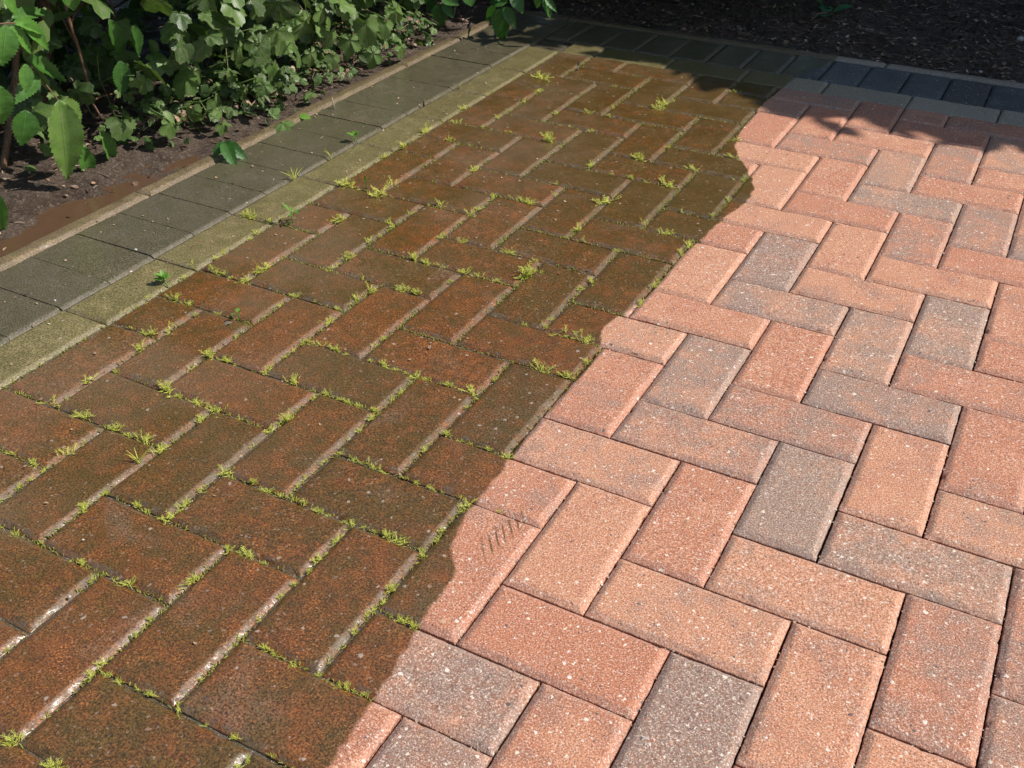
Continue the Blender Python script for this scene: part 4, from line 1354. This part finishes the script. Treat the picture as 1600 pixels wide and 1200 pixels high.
def rosette(base, n, L, shape, el, mat, name, label, cat='weed', lean=(0, 0, 0), seed=0, width=1.0, h=.008, tint=.5, az=None):
    g = random.Random(seed); b = MB(); o = np.array(base)
    top = o + np.array((lean[0] * h, lean[1] * h, h))
    b.tube([o + np.array((0, 0, -.003)), (o + top) / 2, top], .0011, .0009, .4, 6)
    for k in range(n):
        an = (2 * math.pi * k / n + g.uniform(-.3, .3)) if az is None else az[k]
        e = R(g.uniform(*el))
        d = np.array((math.cos(an) * math.cos(e), math.sin(an) * math.cos(e), math.sin(e))) + np.array((lean[0], lean[1], 0)) * .5
        l = L * g.uniform(.75, 1.15)
        st = top + d * l * .25
        b.tube([top, st], .0006, .0005, .4, 5)
        b.leaf(shape, st, top + d * l * 1.2, np.cross(np.cross(d, (0, 0, 1)), d) + rv(-.2, .2), width, min(1, max(0, tint + g.uniform(-.3, .3))), g.uniform(0, .3))
    return single(name, b, mat, label, cat)


rosette(gp(559, 224), 6, .013, OVN, (10, 60), M_WEED, 'seedling', 'bright green seedling casting a shadow on the olive-grey block', lean=(-.5, .1, 0), seed=1, width=1.5, h=.013)
rosette(gp(262, 447), 9, .015, OVN, (15, 75), M_WEED, 'seedling', 'leafy green weed leaning left on the buff border joint', lean=(-.7, .2, 0), seed=2, width=1.3, h=.008)
rosette(gp(573, 293), 2, .020, SPOON, (60, 88), M_WEED, 'seedling', 'weed with one upright spoon-shaped leaf among yellow moss', seed=3, width=1.6, h=.005, az=[0.3, 3.4])
rosette(gp(374, 499), 3, .014, OVN, (15, 70), M_WEED, 'seedling', 'small dark-leaved weed with a shadow on a wet rust paver', seed=5, width=1.6, h=.010)
rosette(gp(457, 348), 5, .018, OVN, (5, 85), M_WEED, 'seedling', 'tall thin-stalked weed between buff border and rust pavers', seed=7, width=.9, h=.020)
rosette(gp(452, 351), 4, .010, OVN, (0, 20), M_ELD, 'seedling', 'flat dark green weed at the foot of the thin-stalked weed', seed=8, width=1.3, h=.003)
b = MB(); a = gp(352, 506); b.leaf(SPOON, a + np.array((.012, .003, .004)), a + np.array((-.004, -.002, .003)), np.array((0, -.4, 1)), 1.6, .5, .3)
single('fallen_petal', b, M_DEAD, 'curled pale dead leaf lying beside the dark-leaved weed', 'dead leaf')
b = MB(); a = gp(468, 180, .004); c = gp(486, 184, .003); b.leaf(OVN, a, c, np.array((.3, -.5, 1)), 1.5, .9, .2)
single('fallen_leaf', b, M_WEED, 'pale green fallen leaf resting on the edging under the bush', 'leaf')
b = MB(); a = gp(350, 222, .030)
for q, w_ in (((386, 248), .9), ((331, 246), .9), ((366, 258), .8)): b.leaf(OV, a, gp(*q, .004), TOCAM(a) + np.array((0, -.2, .5)), w_, .1, .25)
single('fallen_leaf', b, M_COR, 'large dark green jagged leaf hanging onto the silty edging', 'leaf')
b = MB(); a = gp(442, 200, .012); c = gp(456, 204, .002); b.leaf(LBL, gp(440, 190, .012), gp(449, 204, .003), TOCAM(a) + np.array((0, 0, .5)), 1.2, .6, .2)
single('fallen_leaf', b, M_LOB, 'small grey-green leaf touching the edging beside pale fallen leaf', 'leaf')

# ---- weeds on the shaded soil at the back
rosette(gp(1292, 33), 5, .055, OV, (10, 50), M_CLO, 'weed', 'bluish green five-leaf weed on the shaded soil at the back', seed=11, width=1.45, h=.018)
rosette(gp(1226, 28), 4, .034, OV, (0, 50), M_ELD, 'weed', 'dim green small weed left of the bluish five-leaf weed', seed=12, width=1.4, h=.014)
rosette(gp(1466, 74), 3, .014, OVN, (20, 60), M_WEED, 'weed', 'tiny light green sprout alone on the dark soil', seed=13, width=1.6, h=.004)
def strap_clump(base, n, L, label, seed):
    g = random.Random(seed); b = MB(); o = np.array(base)
    for k in range(n):
        an = g.uniform(0, 6.28)
        out = np.array((math.cos(an), math.sin(an), 0))
        l = L * g.uniform(.55, 1.1); hgt = g.uniform(.15, .6)
        pts = [o + rv(-.012, .012) * (1, 1, 0) + out * l * u + np.array((0, 0, l * hgt * (u * 1.9 - 1.75 * u * u))) for u in (0, .2, .4, .6, .8, 1)]
        b.strip(pts, g.uniform(.004, .008), np.cross(out, (0, 0, 1)), g.random())
    single('grass_clump', b, M_COR, label, 'grass')


strap_clump(gp(1530, 12), 34, .24, 'dark strap-leaved grass clump on the shaded soil at right', 20)
strap_clump(gp(1425, 2), 24, .17, 'dark arching grass clump behind the straight pale twig', 21)


def stone(u, v, s, label, mat):
    g = random.Random(int(u)); P, F, _ = lobed(1, 3), None, None
    V, Fc = [], []
    n, m = 8, 6
    for j in range(m + 1):
        for i in range(n):
            th, ph = math.pi * j / m, 2 * math.pi * i / n
            k = 1 + .25 * nz(math.sin(th) * math.cos(ph) + u, math.sin(th) * math.sin(ph), math.cos(th), 1.3)
            V.append((s * k * math.sin(th) * math.cos(ph), s * .8 * k * math.sin(th) * math.sin(ph), s * .6 * k * math.cos(th)))
    for j in range(m):
        for i in range(n): Fc.append((j * n + i, (j + 1) * n + i, (j + 1) * n + (i + 1) % n, j * n + (i + 1) % n))
    o = mesh('pebble', V, Fc, mat)
    q = gp(u, v)
    z = max(0, soil_z(q[0], q[1])) if q[1] > 2.11 or q[0] < -1.13 else 0
    o.location = (q[0], q[1], z + s * .35)
    tag(o, label, 'pebble')


def pebble_mat():
    m, t, bs = new_mat('pale pebble')
    b = NB(t)
    n = b.noise(b.n('ShaderNodeNewGeometry').outputs['Position'], 200, 3)
    b.set(bs.inputs['Base Color'], b.mix(n, (.34, .32, .29), (.55, .53, .5)))
    return m


M_PEB = pebble_mat()
stone(1590, 78, .011, 'pale grey pebble on the soil at the far right', M_PEB)
stone(1532, 113, .005, 'small white chip on the soil near the back edging', M_PEB)
stone(212, 391, .0032, 'white pebble on a wet olive-grey block at the joint', M_PEB)
stone(86, 470, .0022, 'tiny white pebble on the olive-grey block nearest left', M_PEB)
stone(109, 933, .0022, 'tiny wet pebble glinting at a joint, lower left', M_PEB)
